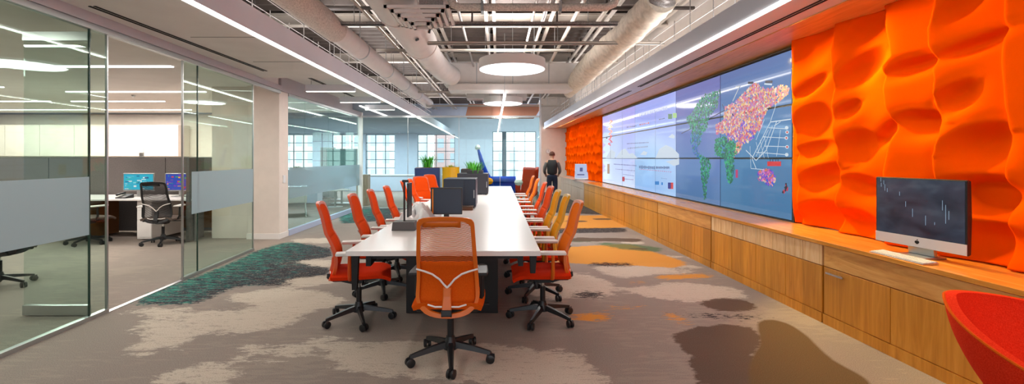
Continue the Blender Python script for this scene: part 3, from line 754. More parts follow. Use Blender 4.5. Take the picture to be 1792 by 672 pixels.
for pts, col, w in [([(570,248),(470,262),(380,440),(400,490)],W_,.012), ([(350,400),(400,450),(450,400),(500,260)],W_,.012), ([(545,295),(460,290)],W_,.008), ([(545,340),(430,335)],W_,.008),
   ([(550,383),(440,380)],W_,.008), ([(550,422),(400,410)],W_,.008), ([(400,360),(420,440)],W_,.007), ([(420,350),(440,440)],W_,.007), ([(440,330),(460,440)],W_,.007), ([(460,300),(400,430)],W_,.008),
   ([(480,280),(420,430)],W_,.008), ([(370,380),(375,490),(440,495)],W_,.007), ([(170,245),(245,205),(235,175)],DK,.012), ([(300,90),(320,85),(290,150),(285,160)],(220,220,214),.012),
   ([(360,70),(385,70)],DK,.03), ([(445,65),(480,65)],DK,.03), ([(440,75),(478,78)],W_,.018), ([(35,318),(80,295)],DK,.012), ([(60,250),(160,255)],DK,.006), ([(500,170),(470,260)],W_,.009), ([(440,250),(400,350)],W_,.009), ([(520,300),(500,430)],W_,.007), ([(490,280),(520,260)],W_,.008)]:
    Q = z3(pts)
    for p, q in zip(Q, Q[1:]): ml += [(s_, col) for s_ in line(p, q, w)]
def rect(a, fnz=z3): (x0,y0,x1,y1) = a; return fnz([(x0,y0),(x1,y0),(x1,y1),(x0,y1)])
def disc(x, y, r, n=10): return z3([(x+r*math.cos(2*PI*i/n), y+r*math.sin(2*PI*i/n)) for i in range(n)])
ml += [(rect((455,455,522,478)), (216,40,52)), (rect((300,495,311,535)), (190,50,110))]
for (x,y) in ((550,290),(552,312),(548,340),(552,384),(550,422)): ml += [(disc(x,y,9), W_), (disc(x,y,5), RD)]
for x in (468,480,494,506): ml += [(rect((x,442,x+3,455)), DK)]
mark(ml, 'route_graphic')
cl_ = []
def dashes(x0, y0, x1, y1, n, hgt, col):
    for i in range(n):
        u = i/n; x = x0+(x1-x0)*u; y = y0+(y1-y0)*u
        w = (x1-x0)/n*.62; h = hgt*random.uniform(.6,1)
        cl_.append((rect((x,y-h/2,x+w,y+h/2), z3a), col))
dashes(175,196,240,187,7,7,(60,66,110)); dashes(258,180,325,166,5,8,(190,40,70)); dashes(385,145,425,138,5,8,(50,60,90)); dashes(255,118,440,70,22,22,(206,216,236))
dashes(175,304,320,296,16,8,(110,110,160)); dashes(180,335,315,322,16,12,(150,160,190)); dashes(90,438,240,448,16,8,(120,120,170)); dashes(100,470,230,482,14,6,(130,130,176)); dashes(150,505,225,515,8,5,(120,130,180))
dashes(255,456,360,462,12,22,(70,90,140)); dashes(365,460,455,460,9,18,(60,80,130)); dashes(255,470,470,490,16,5,(200,130,170)); dashes(160,535,220,540,6,6,(150,120,170)); dashes(400,530,440,535,5,6,(130,150,200))
for a, col in (((444,110,470,142),(20,110,78)), ((474,104,500,136),(150,200,120)), ((358,550,385,572),(30,130,210)), ((400,556,410,574),(30,130,210)), ((443,558,462,598),(30,50,140)), ((462,558,478,600),(214,60,60)), ((448,575,474,600),(190,30,50)),
   ((145,520,160,550),(190,40,60)), ((47,436,62,500),(180,150,120)), ((38,260,48,272),(60,60,90))): cl_.append((rect(a, z3a), col))
# red vertical scribble at the far edge
for i in range(46):
    y = 150+3.6*i; x = 68+8*math.sin(i*.7)+random.uniform(-4,4)
    cl_.append((rect((x-4-random.random()*3,y,x+4,y+5), z3a), random.choice([(226,50,90),(236,90,130),(210,40,60)])))
for i in range(14): cl_.append((rect((66,262+10*i,68.5,268+10*i), z3a), (60,66,100)))
for x in (144, 360): # thin seams in the shown page
    for k in range(40): cl_.append((rect((x,95+13.5*k,x+1.6,108.5+13.5*k), z3a), (90,110,150)) if 60+13.5*k < 600 else (rect((x,95,x+1,96), z3a), (90,110,150)))
# pale mountain shapes on the chart pages
for P in ([(100,400),(140,345),(165,335),(190,370),(215,365),(245,400)], [(362,398),(385,340),(430,312),(470,330),(515,372),(516,398)], [(445,262),(470,240),(488,252),(485,272)], [(262,375),(285,352),(310,360),(300,380)], [(430,420),(516,400),(516,440),(480,450)], [(36,400),(70,340),(100,360),(96,400)]):
    cl_.insert(0, (z3a(P), (206,220,236)))
mark(cl_, 'chart_graphic')

# sculpted orange panels
ORANGE = mat('orange_felt_panel', (236,70,8), .95, spec=.0)
v = coords(ORANGE); nn = noise(ORANGE, v, 260, 2); bump(ORANGE, nn, .25, .003)
bsdf(ORANGE).inputs['Base Color'].default_value = (.87,.086,.0006,1)
def zw(x, y): px, py = x/1.867+1380, y/1.867; Y = 2816/(px-CX+20); return Y, EYE+(CY-py)*Y/F
def zw5(x, y): px, py = x/1.806+1380, y/1.806+300; Y = 2816/(px-CX+20); return Y, EYE+(CY-py)*Y/F
hol = []                                          # (Y, Z, half length, half width, angle, depth)
for (x, y, a, b_, ang, d_) in [(262,232,66,34,28,1),(100,288,44,16,25,.7),(108,405,48,50,20,1.1),(112,492,46,26,10,.9),(136,582,56,34,18,1),(228,362,34,20,25,.8),(248,485,50,46,20,1.1),
      (262,612,60,36,-5,1),(440,222,66,22,8,.9),(468,402,70,36,-5,1.1),(650,150,100,20,12,.9),(590,325,64,34,32,1),(655,480,100,56,18,1.2),(670,640,105,44,0,1.1),(300,85,60,34,20,.7),(110,165,44,40,20,.6),(620,20,60,30,20,.6),(345,440,40,22,40,.6)]:
    Y, Z = zw(x, y); Y2, _ = zw(x+a, y); _, Z2 = zw(x, y+b_); hol.append((Y, Z, abs(Y-Y2)*1.05, abs(Z-Z2)*1.05, math.radians(ang), d_))
for (x, y, a, b_, ang, d_) in [(130,145,60,44,5,1.1),(245,160,52,34,-5,1),(640,60,110,44,0,.9),(660,215,120,50,5,.9),(60,160,20,30,0,.5)]:
    Y, Z = zw5(x, y); Y2, _ = zw5(x+a, y); _, Z2 = zw5(x, y+b_); hol.append((Y, Z, abs(Y-Y2)*1.05, abs(Z-Z2)*1.05, math.radians(ang), d_))
# continue the relief beyond the frame, towards the camera
for i in range(10):
    hol.append((2.5-.35*(i//4)+.1*math.sin(i*3), .95+.48*(i % 4)+.12*math.sin(i*2.1), .2, .11, .3, 1))
ridges = [([(75,30),(60,150),(62,300),(58,400),(70,490),(78,600),(70,760)],.05), ([(215,60),(195,160),(200,290),(192,370),(200,470),(205,600),(200,760)],.05),
          ([(375,30),(405,180),(372,215),(385,340),(408,430),(380,560),(385,760)],.055), ([(560,0),(540,90),(545,160),(560,260),(542,345),(560,440),(545,520),(560,640),(560,760)],.055), ([(800,0),(790,200),(805,400),(790,600),(800,760)],.05)]
RG = [([zw(*p) for p in r], a) for r, a in ridges]
def relief(Y, Z):
    h = np.zeros(Y.shape)
    for pts, amp in RG:
        zs = np.array([p[1] for p in pts][::-1]); ys = np.array([p[0] for p in pts][::-1])
        yr = np.interp(Z, zs, ys); d = Y - yr           # d > 0 : towards the screens
        h += 1.5*amp*np.where(d > 0, np.exp(-(d/.032)**2), np.exp(-(-d/.26)**1.5))
    for (cy, cz, a, b_, ang, dep) in hol:
        # local axes: u to the picture right (-Y), v up
        u = -(Y-cy); v_ = Z-cz; ca, sa = math.cos(ang), math.sin(ang)
        p = (u*ca + v_*sa)/a; q = (-u*sa + v_*ca)/b_
        # steep upper / left lip, gentle run-out to lower right
        q2 = np.where(q > 0, q*1.0, q*.8); p2 = np.where(p < 0, p*1.0, p*.8)
        r2 = p2**2 + q2**2
        h -= .115*dep*np.exp(-(r2**1.25)*.8)
        h += .012*dep*np.exp(-((np.sqrt(r2)-1.22)/.22)**2)*(np.where(q > 0, 1, .25))
    return h
def relief_panel(name, label, y0, y1, z0, z1, step, fn, xb=3.42):
    ny = int((y1-y0)/step); nz = int((z1-z0)/step)
    Y, Z = np.meshgrid(np.linspace(y0, y1, ny+1), np.linspace(z0, z1, nz+1))
    H = np.maximum(fn(Y, Z), -.105)
    X = (xb - H) - .025*Y
    V = np.stack([X.ravel(), Y.ravel(), Z.ravel()], 1).tolist(); idx = np.arange(X.size).reshape(X.shape)
    Fc = np.stack([idx[:-1,:-1].ravel(), idx[1:,:-1].ravel(), idx[1:,1:].ravel(), idx[:-1,1:].ravel()], 1).tolist()
    # side skirts give the panel its thickness
    def skirt(row):
        base = len(V)
        for i in row: V.append((3.528-.025*V[i][1], V[i][1], V[i][2]))
        for k in range(len(row)-1): Fc.append((row[k], row[k+1], base+k+1, base+k))
    skirt(idx[0].tolist()); skirt(idx[-1].tolist()[::-1]); skirt(idx[:,0].tolist()[::-1]); skirt(idx[:,-1].tolist())
    me = bpy.data.meshes.new(name); me.from_pydata(V, [], Fc); me.update(); me.materials.append(ORANGE)
    for p in me.polygons: p.use_smooth = True
    o = bpy.data.objects.new(name, me); COL.objects.link(o); return tag(o, label, 'wall panel')
relief_panel('sculpted_wall_panel', 'large glowing orange sculpted wall panel behind the desktop computer', .6, 5.12, .735, 2.74, .0125, relief)
cellpts = []
rr_ = random.Random(3)
for i in range(13):
    for j in range(7): cellpts.append((13.9+.46*i+(.23 if j % 2 else 0)+rr_.uniform(-.09,.09), .86+.3*j+rr_.uniform(-.06,.06)))
def comb(Y, Z):
    d1 = np.full(Y.shape, 9.); d2 = np.full(Y.shape, 9.)
    for y, z in cellpts:
        d = np.hypot((Y-y)*.62, Z-z); m_ = d < d1
        d2 = np.where(m_, d1, np.minimum(d2, d)); d1 = np.where(m_, d, d1)
    return .085*np.exp(-((d2-d1)/.06)**2) - .04*np.exp(-(d1/.10)**2)
relief_panel('sculpted_wall_panel', 'smaller honeycomb-textured orange wall panel beyond the video wall', 13.75, 19.6, .735, 2.74, .03, comb)

# ------------------------------------------------------------------ task chair
def add_chair(name, label, group, loc, rz, fab, plas, meshm, trimm, base_rot=0, seatm=None, basem=None, padm=None, ax=.27, postm=None):
    t = thing(name, label, 'chair', loc, rz, group); bm_ = basem or M['black']; seatm = seatm or fab
    # five-star base
    hub = MB().lathe([(.035,.075),(.05,.08),(.05,.12),(.034,.15),(.03,.17)], 18).build('base_hub', bm_, t, smooth=True)
    for k in range(5):
        a = base_rot + 2*PI*k/5 - PI/2; Mx = Matrix.Rotation(a, 4, 'Z')
        b = MB(); n = 7
        for i in range(n+1):
            u = i/n; x = .03+.265*u; w = .026-.011*u; z1 = .135-.052*u**1.2; z0 = z1-.042+.018*u
            b.v += [Mx @ Vector(p) for p in ((x,-w,z0),(x,w,z0),(x,w*.6,z1),(x,-w*.6,z1))]
        for i in range(n):
            o = i*4
            for q in range(4): b.f.append((o+q, o+(q+1)%4, o+4+(q+1)%4, o+4+q))
        b.f += [(3,2,1,0), (n*4,n*4+1,n*4+2,n*4+3)]
        lg = b.build('base_leg', bm_, t)
        c = MB()
        Mc = Mx @ Matrix.Translation((.295,0,.031)) @ Matrix.Rotation(.6*(k % 3)-.5, 4, 'Z')
        for s in (-1, 1):
            c.tube([(0,s*.006,0),(0,s*.009,0),(0,s*.024,0),(0,s*.028,0)], [.025,.031,.031,.024], 16, M=Mc)
        c.box(-.012,.03,-.004,.004,0,.034,Mc); c.tube([(0,0,.02),(0,0,.06)], .008, 8, M=Mx @ Matrix.Translation((.295,0,.02)))
        c.build('caster', M['black'], lg, smooth=True)
    MB().tube([(0,0,.15),(0,0,.30)], .024, 14).build('gas_lift', M['black'], t, smooth=True)
    MB().tube([(0,0,.29),(0,0,.36)], .014, 14).build('piston', M['chrome'], t, smooth=True)
    m = MB(); m.prism([(-.17,.375),(-.2,.41),(.13,.415),(.13,.39),(.05,.345),(-.06,.345)], -.07, .07, 'x'); m.tube([(.06,.04,.385),(.25,.05,.385)], .007, 8); m.box(.22,.28,.035,.065,.38,.39)
    m.build('tilt_mechanism', bm_, t, bevel=.006)
    # seat
    def seat(u, v_):
        x = (u-.5)*2; y = -.22+.50*v_
        w = .25*(1-.10*abs(v_-.45)**2*4*.5); edge = max(abs(x)**5, 0)
        z = .475 + .010*x*x - .035*max(0,(v_-.78)/.22)**2 - .012*math.sin(PI*v_)*(1-x*x)
        return (x*w, y, z - .035*edge)
    s = MB(); nu, nv = 14, 14; s.grid(seat, nu, nv)
    n0 = len(s.v); per = [j*(nu+1) for j in range(nv+1)]
    for p in list(s.v): s.v.append(Vector((p.x*.95, p.y*.97, min(p.z-.03,.428)))) 
    bot = [(f[3]+n0, f[2]+n0, f[1]+n0, f[0]+n0) for f in s.f]; s.f += bot
    ring = [i for i in range(nu+1)] + [j*(nu+1)+nu for j in range(1,nv+1)] + [nv*(nu+1)+i for i in range(nu-1,-1,-1)] + [j*(nu+1) for j in range(nv-1,0,-1)]
    for a_, b2 in zip(ring, ring[1:]+ring[:1]): s.f.append((a_, a_+n0, b2+n0, b2))
    s.build('seat', seatm, t, smooth=True)
    MB().prism([(-.2,.405),(-.22,.43),(.23,.43),(.20,.41),(.1,.402)], -.21, .21, 'x').build('seat_pan', bm_, t, bevel=.008)
    # backrest profile: y(v), half width(v)
    def prof(z):                                  # z from .40 to 1.06
        u = (z-.40)/.66
        return -.235 - .02*u + .045*math.sin(PI*min(1,u/.62))*(1 if u < .62 else 0) - .115*max(0,(u-.3))**1.35 - .09*max(0,u-.85)**1.1
    def hw(z):
        u = (z-.40)/.66
        return .155+.07*min(1,u/.16)**.7 if u < .16 else .218 - .032*((u-.16)/.84)
    def bp(x, z): return (x, prof(z) + .032*(x/.22)**2*(1-.4*(z-.4)/.66), z)
    # outer frame as swept flat bar around the outline
    zs = [.40+.66*i/26 for i in range(27)]
    out = []
    for z in zs: out.append((-hw(z), z))
    top = []
    for i in range(1, 10): top.append((-hw(1.06)+2*hw(1.06)*i/10, 1.06+.012*math.sin(PI*i/10)))
    right = [(hw(z), z) for z in reversed(zs)]
    bott = [(hw(.40)-2*hw(.40)*i/8, .40-.022*math.sin(PI*i/8)) for i in range(1, 8)]
    loop = out + top + right + bott
    # round the upper corners
    def ringpt(p, inset):
        x, z = p; zc = .72; 
        return (x - math.copysign(min(abs(x), inset), x), z - (inset if z > 1.03 else (-inset if z < .43 else 0)))
    for _ in range(2): loop = [((loop[i-1][0]+2*loop[i][0]+loop[(i+1)%len(loop)][0])/4, (loop[i-1][1]+2*loop[i][1]+loop[(i+1)%len(loop)][1])/4) for i in range(len(loop))]
    f = MB(); nL = len(loop)
    for x, z in loop:
        xi, zi = ringpt((x,z), .026)
        for (xx, zz, dy) in ((x,z,.012),(x,z,-.014),(xi,zi,-.016),(xi,zi,.010)):
            q = bp(xx, zz); f.v.append(Vector((q[0], q[1]+dy, q[2])))
    for i in range(nL):
        o, p_ = i*4, ((i+1)%nL)*4
        for q in range(4): f.f.append((o+q, o+(q+1)%4, p_+(q+1)%4, p_+q))
    back = f.build('backrest_frame', plas, t, smooth=True, bevel=.004)
    # mesh panel above, solid pad below
    def patch(z0, z1, dy, inset=.02):
        def g(u, v_):
            z = z0+(z1-z0)*v_; x = (u*2-1)*(hw(z)-inset); q = bp(x, z); return (q[0], q[1]+dy, q[2])
        return g
    MB().grid(patch(.755, 1.052, 0), 12, 12).build('mesh_panel', meshm, t, smooth=True, norm=False)
    MB().grid(patch(.47, .757, 0), 12, 10).build('back_pad', fab, t, smooth=True, solid=.012)
    # top pocket behind the head edge
    MB().grid(lambda u, v_: (lambda z, x: (x, bp(x, z)[1]-.004, z))(1.0+.045*v_, -.15+.25*u), 8, 2).build('top_band', plas, t, smooth=True, solid=.004)
    # spine and Y-shaped yoke
    b = MB(); zz = [.385,.45,.52,.58]
    for z in zz:
        w = .032 if z < .5 else .028
        q = prof(max(z,.40))-.03
        b.v += [Vector((-w,q,z)), Vector((w,q,z)), Vector((w,q+.03,z)), Vector((-w,q+.03,z))]
    for i in range(len(zz)-1):
        for q in range(4): b.f.append((i*4+q, i*4+(q+1)%4, i*4+4+(q+1)%4, i*4+4+q))
    b.f += [(3,2,1,0), (12,13,14,15)]
    b.build('spine', plas, t, bevel=.006)
    b = MB()
    for s_ in (-1, 1):
        pts = [(s_*x, bp(x, z)[1]-.024, z) for x, z in ((.208,.705),(.15,.69),(.10,.672),(.05,.635),(.022,.60),(.0,.578))]
        b.tube(pts, [.006,.007,.007,.007,.007,.008], 8)
    b.build('yoke_trim', trimm, t, smooth=True)
    b = MB()
    for s_ in (-1, 1): b.tube([(s_*.03, prof(.45)-.02,.455),(s_*.08, prof(.45)-.012,.452),(s_*.13, prof(.46)-.0,.463)], .006, 8)
    b.build('lower_trim', trimm, t, smooth=True)
    b = MB(); b.prism([(-.19,.40),(-.25,.385),(-.27,.40),(-.265,.44),(-.22,.43)], -.035, .035, 'x').build('back_bracket', bm_, t, bevel=.004)
    # arms
    for s_ in (-1, 1):
        b = MB(); b.tube([(s_*.17,-.05,.415),(s_*(ax-.025),-.06,.43),(s_*(ax+.005),-.06,.48),(s_*(ax+.005),-.06,.64)], [.016,.016,.017,.014], 10)
        ar = b.build('arm_post', postm or bm_, t, smooth=True)
        b = MB(); b.prism([(-.045,-.17),(.045,-.17),(.05,-.1),(.04,.08),(.02,.11),(-.02,.11),(-.04,.08),(-.05,-.1)], .64, .665, 'z', Matrix.Translation((s_*ax,-.0,0)))
        b.build('arm_pad', padm or trimm, ar, bevel=.008)
    return t
GR = 'task chairs around the long table'
fc = add_chair('task_chair', 'orange mesh-backed task chair at the near end of the table, its back to the camera', GR, (-.345,3.30,0), 0, M['orange'], M['oplastic'], M['omesh'], M['trimw'], base_rot=.12, padm=M['black'], ax=.225)
# the side chairs: their arms are cream, their seats red
side = add_chair('task_chair', 'red-orange task chair nearest the camera on the glass-wall side of the table', GR, (-1.25,4.10,0), -PI/2+.24, M['redorange'], M['oplastic2'], M['omesh'], M['shade'], base_rot=-.75, seatm=M['redseat'], postm=M['oplastic2'])
M['padfill'] = M['redorange']
for o in list(side.children):                     # side chairs have a padded upper back
    if o.name.startswith('mesh_panel'): 
        o.data.materials.clear(); o.data.materials.append(M['redorange']); m_ = o.modifiers.new('s','SOLIDIFY'); m_.thickness=.012; m_.offset=0
ord_ = ['second','third','fourth','fifth','sixth','seventh','eighth']
for i, (y, rz, x) in enumerate([(4.95,-PI/2+.1,-1.25),(5.64,-PI/2+.12,-1.25),(6.35,-PI/2+.06,-1.23),(7.75,-PI/2+.1,-1.30),(8.5,-PI/2,-1.32),(9.45,-PI/2-.75,-1.42),(10.6,-PI/2-.6,-1.36)]):
    c = copy_tree(side); c.location = (x,y,0); c.rotation_euler = (0,0,rz)
    c['label'] = ['red-orange task chair second from the near end on the glass-wall side of the table','red-orange task chair third from the near end on the glass-wall side of the table','red-orange task chair on the glass-wall side, just before the black pole stand',
      'red-orange task chair just behind the black pole stand on the glass-wall side','red-orange task chair on the glass-wall side, second beyond the pole stand','bright red chair turned towards the camera, in front of the navy planter','red chair half hidden in front of the yellow planter'][i]
Rc = [(4.12,PI/2,'gold',.40,'orange task chair nearest the camera on the video-wall side, with a red seat'),(4.84,PI/2-.03,'amber',.40,'amber-yellow task chair second from the near end on the video-wall side'),(5.53,PI/2,'amber',.40,'amber-yellow task chair third from the near end on the video-wall side'),
      (6.26,PI/2+.06,'redorange',.40,'bright red-orange task chair just beyond the two yellow ones'),(7.3,PI/2,'redorange',.42,'red-orange task chair fifth along the video-wall side'),(8.6,PI/2,'gold',.42,'orange task chair sixth along the video-wall side'),(10.0,PI/2,'gold',.44,'orange task chair farthest along the video-wall side of the table')]
for y, rz, cn, x, lab in Rc:
    pm = {'gold':M['oplastic'],'amber':M['yellow'],'redorange':M['oplastic2']}[cn]
    c = copy_tree(side, swap={M['redorange']:M[cn], M['oplastic2']:pm}); c.location = (x,y,0); c.rotation_euler = (0,0,rz); c['label'] = lab

# ------------------------------------------------------------------ long table
t = thing('conference_table', 'long white-topped table with black legs down the middle of the room', 'table', (-.423,3.5,0))
MB().box(-.747,.747,0,8.15,.70,.74).build('table_top', M['white'], t, bevel=.004)
for y in (.78, 3.6, 6.4): MB().box(-.44,.42,y,y+.5,.0,.70).build('pedestal', M['black'], t, bevel=.004)
for y in (.12,): MB().box(-.6,.6,y,y+7.9,.655,.70).build('under_rail', M['blackm'], t)
for s_ in (-1, 1):
    h0 = .43 if s_ < 0 else .56
    MB().prism([(-.025,.70),(-.02,h0),(.02,h0),(.032,.70)], .03, .075, 'y', Matrix.Translation((s_*.69,0,0))).build('drop_leg', M['blackm'], t, bevel=.004)
    MB().prism([(0,.70),(.0,.60),(.5,.655),(.5,.70)], s_*.6-.02, s_*.6+.02, 'x', Matrix.Translation((0,.1,0))).build('bracket', M['blackm'], t)

# ------------------------------------------------------------------ things on the table
TT = .7405
t = thing('pole_stand', 'tall thin black pole screen on a grey block at the left of the table', 'stand', (-.93,4.55,TT))
MB().prism([(-.115,0),(.115,0),(.105,.085),(-.105,.085)], -.08, .08, 'y').build('base_block', M['dgrey'], t, bevel=.004)
MB().tube([(-.005,0,.085),(-.005,0,.48)], .010, 12).build('pole', M['black'], t, smooth=True)
MB().box(-.025,.035,-.012,.02,.47,.495).build('top_clip', M['black'], t, bevel=.003)
MB().box(.018,.034,.01,.20,.12,.46).build('edge_on_screen', M['black'], t, bevel=.004)
def monitor(name, lab, x, y, w, h, z0, rz=0, stripe=False, body=None):
    t = thing(name, lab, 'monitor', (x,y,TT), rz)
    MB().box(-w/2,w/2,-.015,.015,z0,z0+h).build('housing', body or M['char'], t, bevel=.005)
    MB().box(-w/2+.035,w/2-.012,-.018,-.015,z0+.015,z0+h-.018).build('back_panel', M['navy'], t)
    if stripe: MB().box(-w/2+.018,-w/2+.032,-.02,-.015,z0+.01,z0+h-.015).build('orange_stripe', mat('orange_stripe', (240,140,10), .4), t)
    MB().box(-w/2+.012,w/2-.012,.015,.017,z0+.012,z0+h-.012).build('screen', M['black'], t)
    MB().box(-.03,.03,-.01,.02,.01,z0+.05).build('neck', M['black'], t, bevel=.003)
    MB().box(-.12,.12,-.09,.09,0,.012).build('foot', M['black'], t, bevel=.004)
    return t
monitor('monitor', 'dark monitor with an orange stripe just behind the nearest chair back', -.60, 5.3, .365, .31, .06, 0, True)
def desk_case(name, lab, x, y, w, d_, h, m, seam=.64):
    t = thing(name, lab, 'desk cabinet', (x,y,TT))
    MB().box(-w/2,w/2,0,d_,.02,h).build('case_body', m, t, bevel=.006)
    MB().box(-w/2+.004,-w/2+w*seam-.003,-.006,0,.03,h-.012).build('front_panel', m, t, bevel=.003)
    MB().box(-w/2+w*seam+.003,w/2-.004,-.006,0,.03,h-.012).build('front_panel', m, t, bevel=.003)
    b = MB()
    for sx in (-1,1):
        for yy in (.03,d_-.03): b.box(sx*(w/2-.04)-.015,sx*(w/2-.04)+.015,yy-.015,yy+.015,0,.02)
    b.build('foot', M['black'], t)
    MB().box(w/2-.03,w/2-.02,-.016,-.006,h*.35,h*.62).build('handle', M['alu'], t)
    return t
desk_case('desk_cabinet', 'navy blue two-door desk cabinet on the table behind the striped monitor', -.55, 6.5, .46, .55, .415, M['navy'])
desk_case('desk_cabinet', 'black desk cabinet with a grassy plant on top, farther along the table', -.50, 8.9, .60, .6, .41, mat('black_case', (36,38,46), .4))
t = thing('cardboard_box', 'small brown box on the table against the navy desk cabinet', 'box', (-.44,6.3,TT))
MB().box(-.07,.09,-.08,.08,0,.045).build('box_body', mat('brown_card', (112,78,58), .8), t, bevel=.003)
MB().box(-.075,.095,-.085,.085,.04,.052).build('lid', mat('brown_lid', (84,62,50), .8), t, bevel=.002)
t = tag(MB().box(-.62,-.50,5.95,6.12,TT,TT+.012).build('notepad', M['whitep'], bevel=.002), 'small white notepad beside the navy desk cabinet', 'notepad')
# crumpled white wrapping
def crumple(label, x, y, sx, sy, h, seed, m, name='crumpled_sheet'):
    b = MB()
    def g(u, v_):
        px, py = (u-.5)*sx, (v_-.5)*sy; r = max(abs(u-.5), abs(v_-.5))*2
        z = h*(1-r**2.2)*(.55+.75*abs(mnoise.noise(Vector((u*3.1+seed, v_*3.1, seed))))+.25*mnoise.noise(Vector((u*9, v_*9, seed))))
        return (px+.02*mnoise.noise(Vector((u*5,v_*5,seed+3))), py, max(.001, z))
    b.grid(g, 26, 26); o = b.build(name, m, loc=(x,y,TT+.004), solid=.004); return tag(o, label, 'wrapping')
crumple('crumpled white sheets heaped on the table between the pole stand and the monitor', -.90, 5.2, .40, .95, .22, 1.3, M['whitep'])
crumple('flatter crumpled clear wrapping lying in front of the white sheets', -.76, 4.75, .26, .3, .05, 5.1, mat('clear_wrap', (176,168,160), .25), 'plastic_wrap')
for i, (p, lab) in enumerate([([(-.70,4.62,0),(-.66,4.7,0),(-.70,4.85,0),(-.62,4.95,0)],'black cable curling on the table beside the pole stand')]):
    tag(MB().tube([(a,b,TT+.005) for a,b,_ in p], .005, 6).build('cable', M['black'], smooth=True), lab, 'cable')
# plants
def blades(n, r, h, mt, par, seed, w=.012, spread=.6):
    rd = random.Random(seed); b = MB()
    for i in range(n):
        a = rd.uniform(0,2*PI); r0 = rd.uniform(0,r); hh = h*rd.uniform(.6,1.1); lean = rd.uniform(.1,spread); ww = w*rd.uniform(.7,1.2)
        c, s = math.cos(a), math.sin(a); pts = []
        for k in range(5):
            u = k/4; x = r0*c+lean*hh*u*u*c; y = r0*s+lean*hh*u*u*s; z = hh*(u-.25*lean*u*u); q = ww*(1-u)**.6*(.5+u if u < .5 else 1)+.0008
            pts.append((Vector((x-s*q, y+c*q, z)), Vector((x+s*q, y-c*q, z))))
        o = len(b.v)
        for p, q in pts: b.v += [p, q]
        for k in range(4): b.f.append((o+2*k, o+2*k+1, o+2*k+3, o+2*k+2))
    return b.build('foliage', mt, par, norm=False)
t = thing('grass_plant', 'grassy green plant in a low tray on the black desk cabinet', 'plant', (-.46,9.1,TT+.412))
MB().box(-.16,.16,-.09,.09,0,.06).build('tray', M['char'], t, bevel=.004); blades(90,.13,.25,M['leaf'],t,4)
def planter(lab, x, y, w, d_, h, m, seed, leafh, n=110, mt=None):
    t = thing('planter', lab, 'planter', (x,y,0))
    b = MB(); b.box(-w/2,w/2,-d_/2,d_/2,0,h); b.build('planter_box', m, t, bevel=.01)
    MB().box(-w/2+.02,w/2-.02,-d_/2+.02,d_/2-.02,h,h+.01).build('soil', M['browndark'], t)
    f = blades(n, min(w,d_)*.45, leafh, mt or M['leaf'], t, seed, .014); f.location = (0,0,h+.005)
    return t
planter('navy blue planter box with a bushy green plant behind the red chair', -1.85, 12.1, .66, .4, 1.20, mat('navy_gloss', (38,56,104), .3), 11, .36)
t = thing('planter', 'glossy yellow round planter behind the row of desk cabinets', 'planter', (-1.24,11.95,0))
MB().lathe([(.2,0),(.225,.02),(.225,1.2),(.235,1.22),(.21,1.22),(.20,1.18)], 32).build('planter_drum', M['yellow'], t, smooth=True)
f = blades(60,.16,.10,mat('yellow_green_leaf', (150,160,50), .6),t,12); f.location = (0,0,1.19)
planter('dark planter box standing right of the yellow planter', -.72, 12.3, .55, .35, 1.16, M['char'], 19, .22, 60)

# ------------------------------------------------------------------ lounge beyond the table
t = thing('floor_lamp', 'curved blue upright with a white knob beyond the table end', 'lamp', (0,0,0))
Yl = 13.7
pts = [(fit(x,Yl), Yl, EYE+(CY-y)*Yl/F) for x, y in ((837,262),(840,272),(844,287),(849,302),(855,315),(862,332))]+[(fit(866,Yl),Yl,0)]
MB().tube(pts, [.05,.075,.10,.13,.16,.15,.17], 18, flat=.7).build('blue_sleeve', M['blue'], t, smooth=True)
MB().lathe([(.01,-.05),(.07,-.04),(.085,.02),(.05,.08),(.01,.1)], 16, (fit(836,Yl),Yl,EYE+(CY-259)*Yl/F)).build('knob', M['whitep'], t, smooth=True)
t = thing('sofa', 'blue sofa with a round bolster back beyond the table end', 'sofa', (.16,14.0,0))
MB().box(-.36,.36,-.3,.4,.16,.45).build('seat', M['blue'], t, bevel=.05)
MB().tube([(-.38,-.3,.80),(.36,-.3,.80)], .11, 22).build('bolster', M['blue'], t, smooth=True)
MB().box(-.35,.35,-.36,-.26,.4,.75).build('backrest', M['blue'], t, bevel=.03)
b = MB(); [b.tube([(sx*.31,sy,0),(sx*.31,sy,.17)], .02, 8) for sx in (-1,1) for sy in (-.24,.34)]; b.build('leg', M['alu'], t)
t = tag(MB().lathe([(.02,-.1),(.09,-.07),(.12,0),(.09,.07),(.02,.1)], 20).build('cushion', M['amber'], smooth=True, loc=(-.27,13.55,.77)), 'small round orange cushion at the left end of the blue sofa', 'cushion')
t = tag(MB().lathe([(.02,-.1),(.1,-.07),(.13,0),(.1,.07),(.02,.1)], 20).build('cushion', M['whitep'], smooth=True, loc=(.60,13.5,.74)), 'pale round cushion between the blue sofa and the red armchair', 'cushion')
t = thing('armchair', 'tall-backed brick red armchair beyond the far end of the table', 'armchair', (.88,14.5,0), .15)
MB().prism([(-.22,.3),(.24,.3),(.26,1.16),(-.14,1.18)], -.28, -.18, 'y').build('backrest', M['cornerred'], t, bevel=.03)
MB().prism([(-.28,.3),(.2,.3),(.26,1.18),(.2,1.16)], -.2, .0, 'y', Matrix.Translation((.12,0,0))).build('wing', M['cornerred'], t, bevel=.02)
MB().box(-.28,.28,-.2,.35,.25,.45).build('seat', M['cornerred'], t, bevel=.04)
MB().prism([(-.32,.3),(-.24,.3),(-.2,.72),(-.42,.6)], -.2, .3, 'y').build('armrest', M['cornerred'], t, bevel=.02)
b = MB(); [b.tube([(sx*.22,sy,0),(sx*.2,sy,.27)], .016, 8) for sx in (-1,1) for sy in (-.18,.3)]; b.build('leg', M['alu'], t)

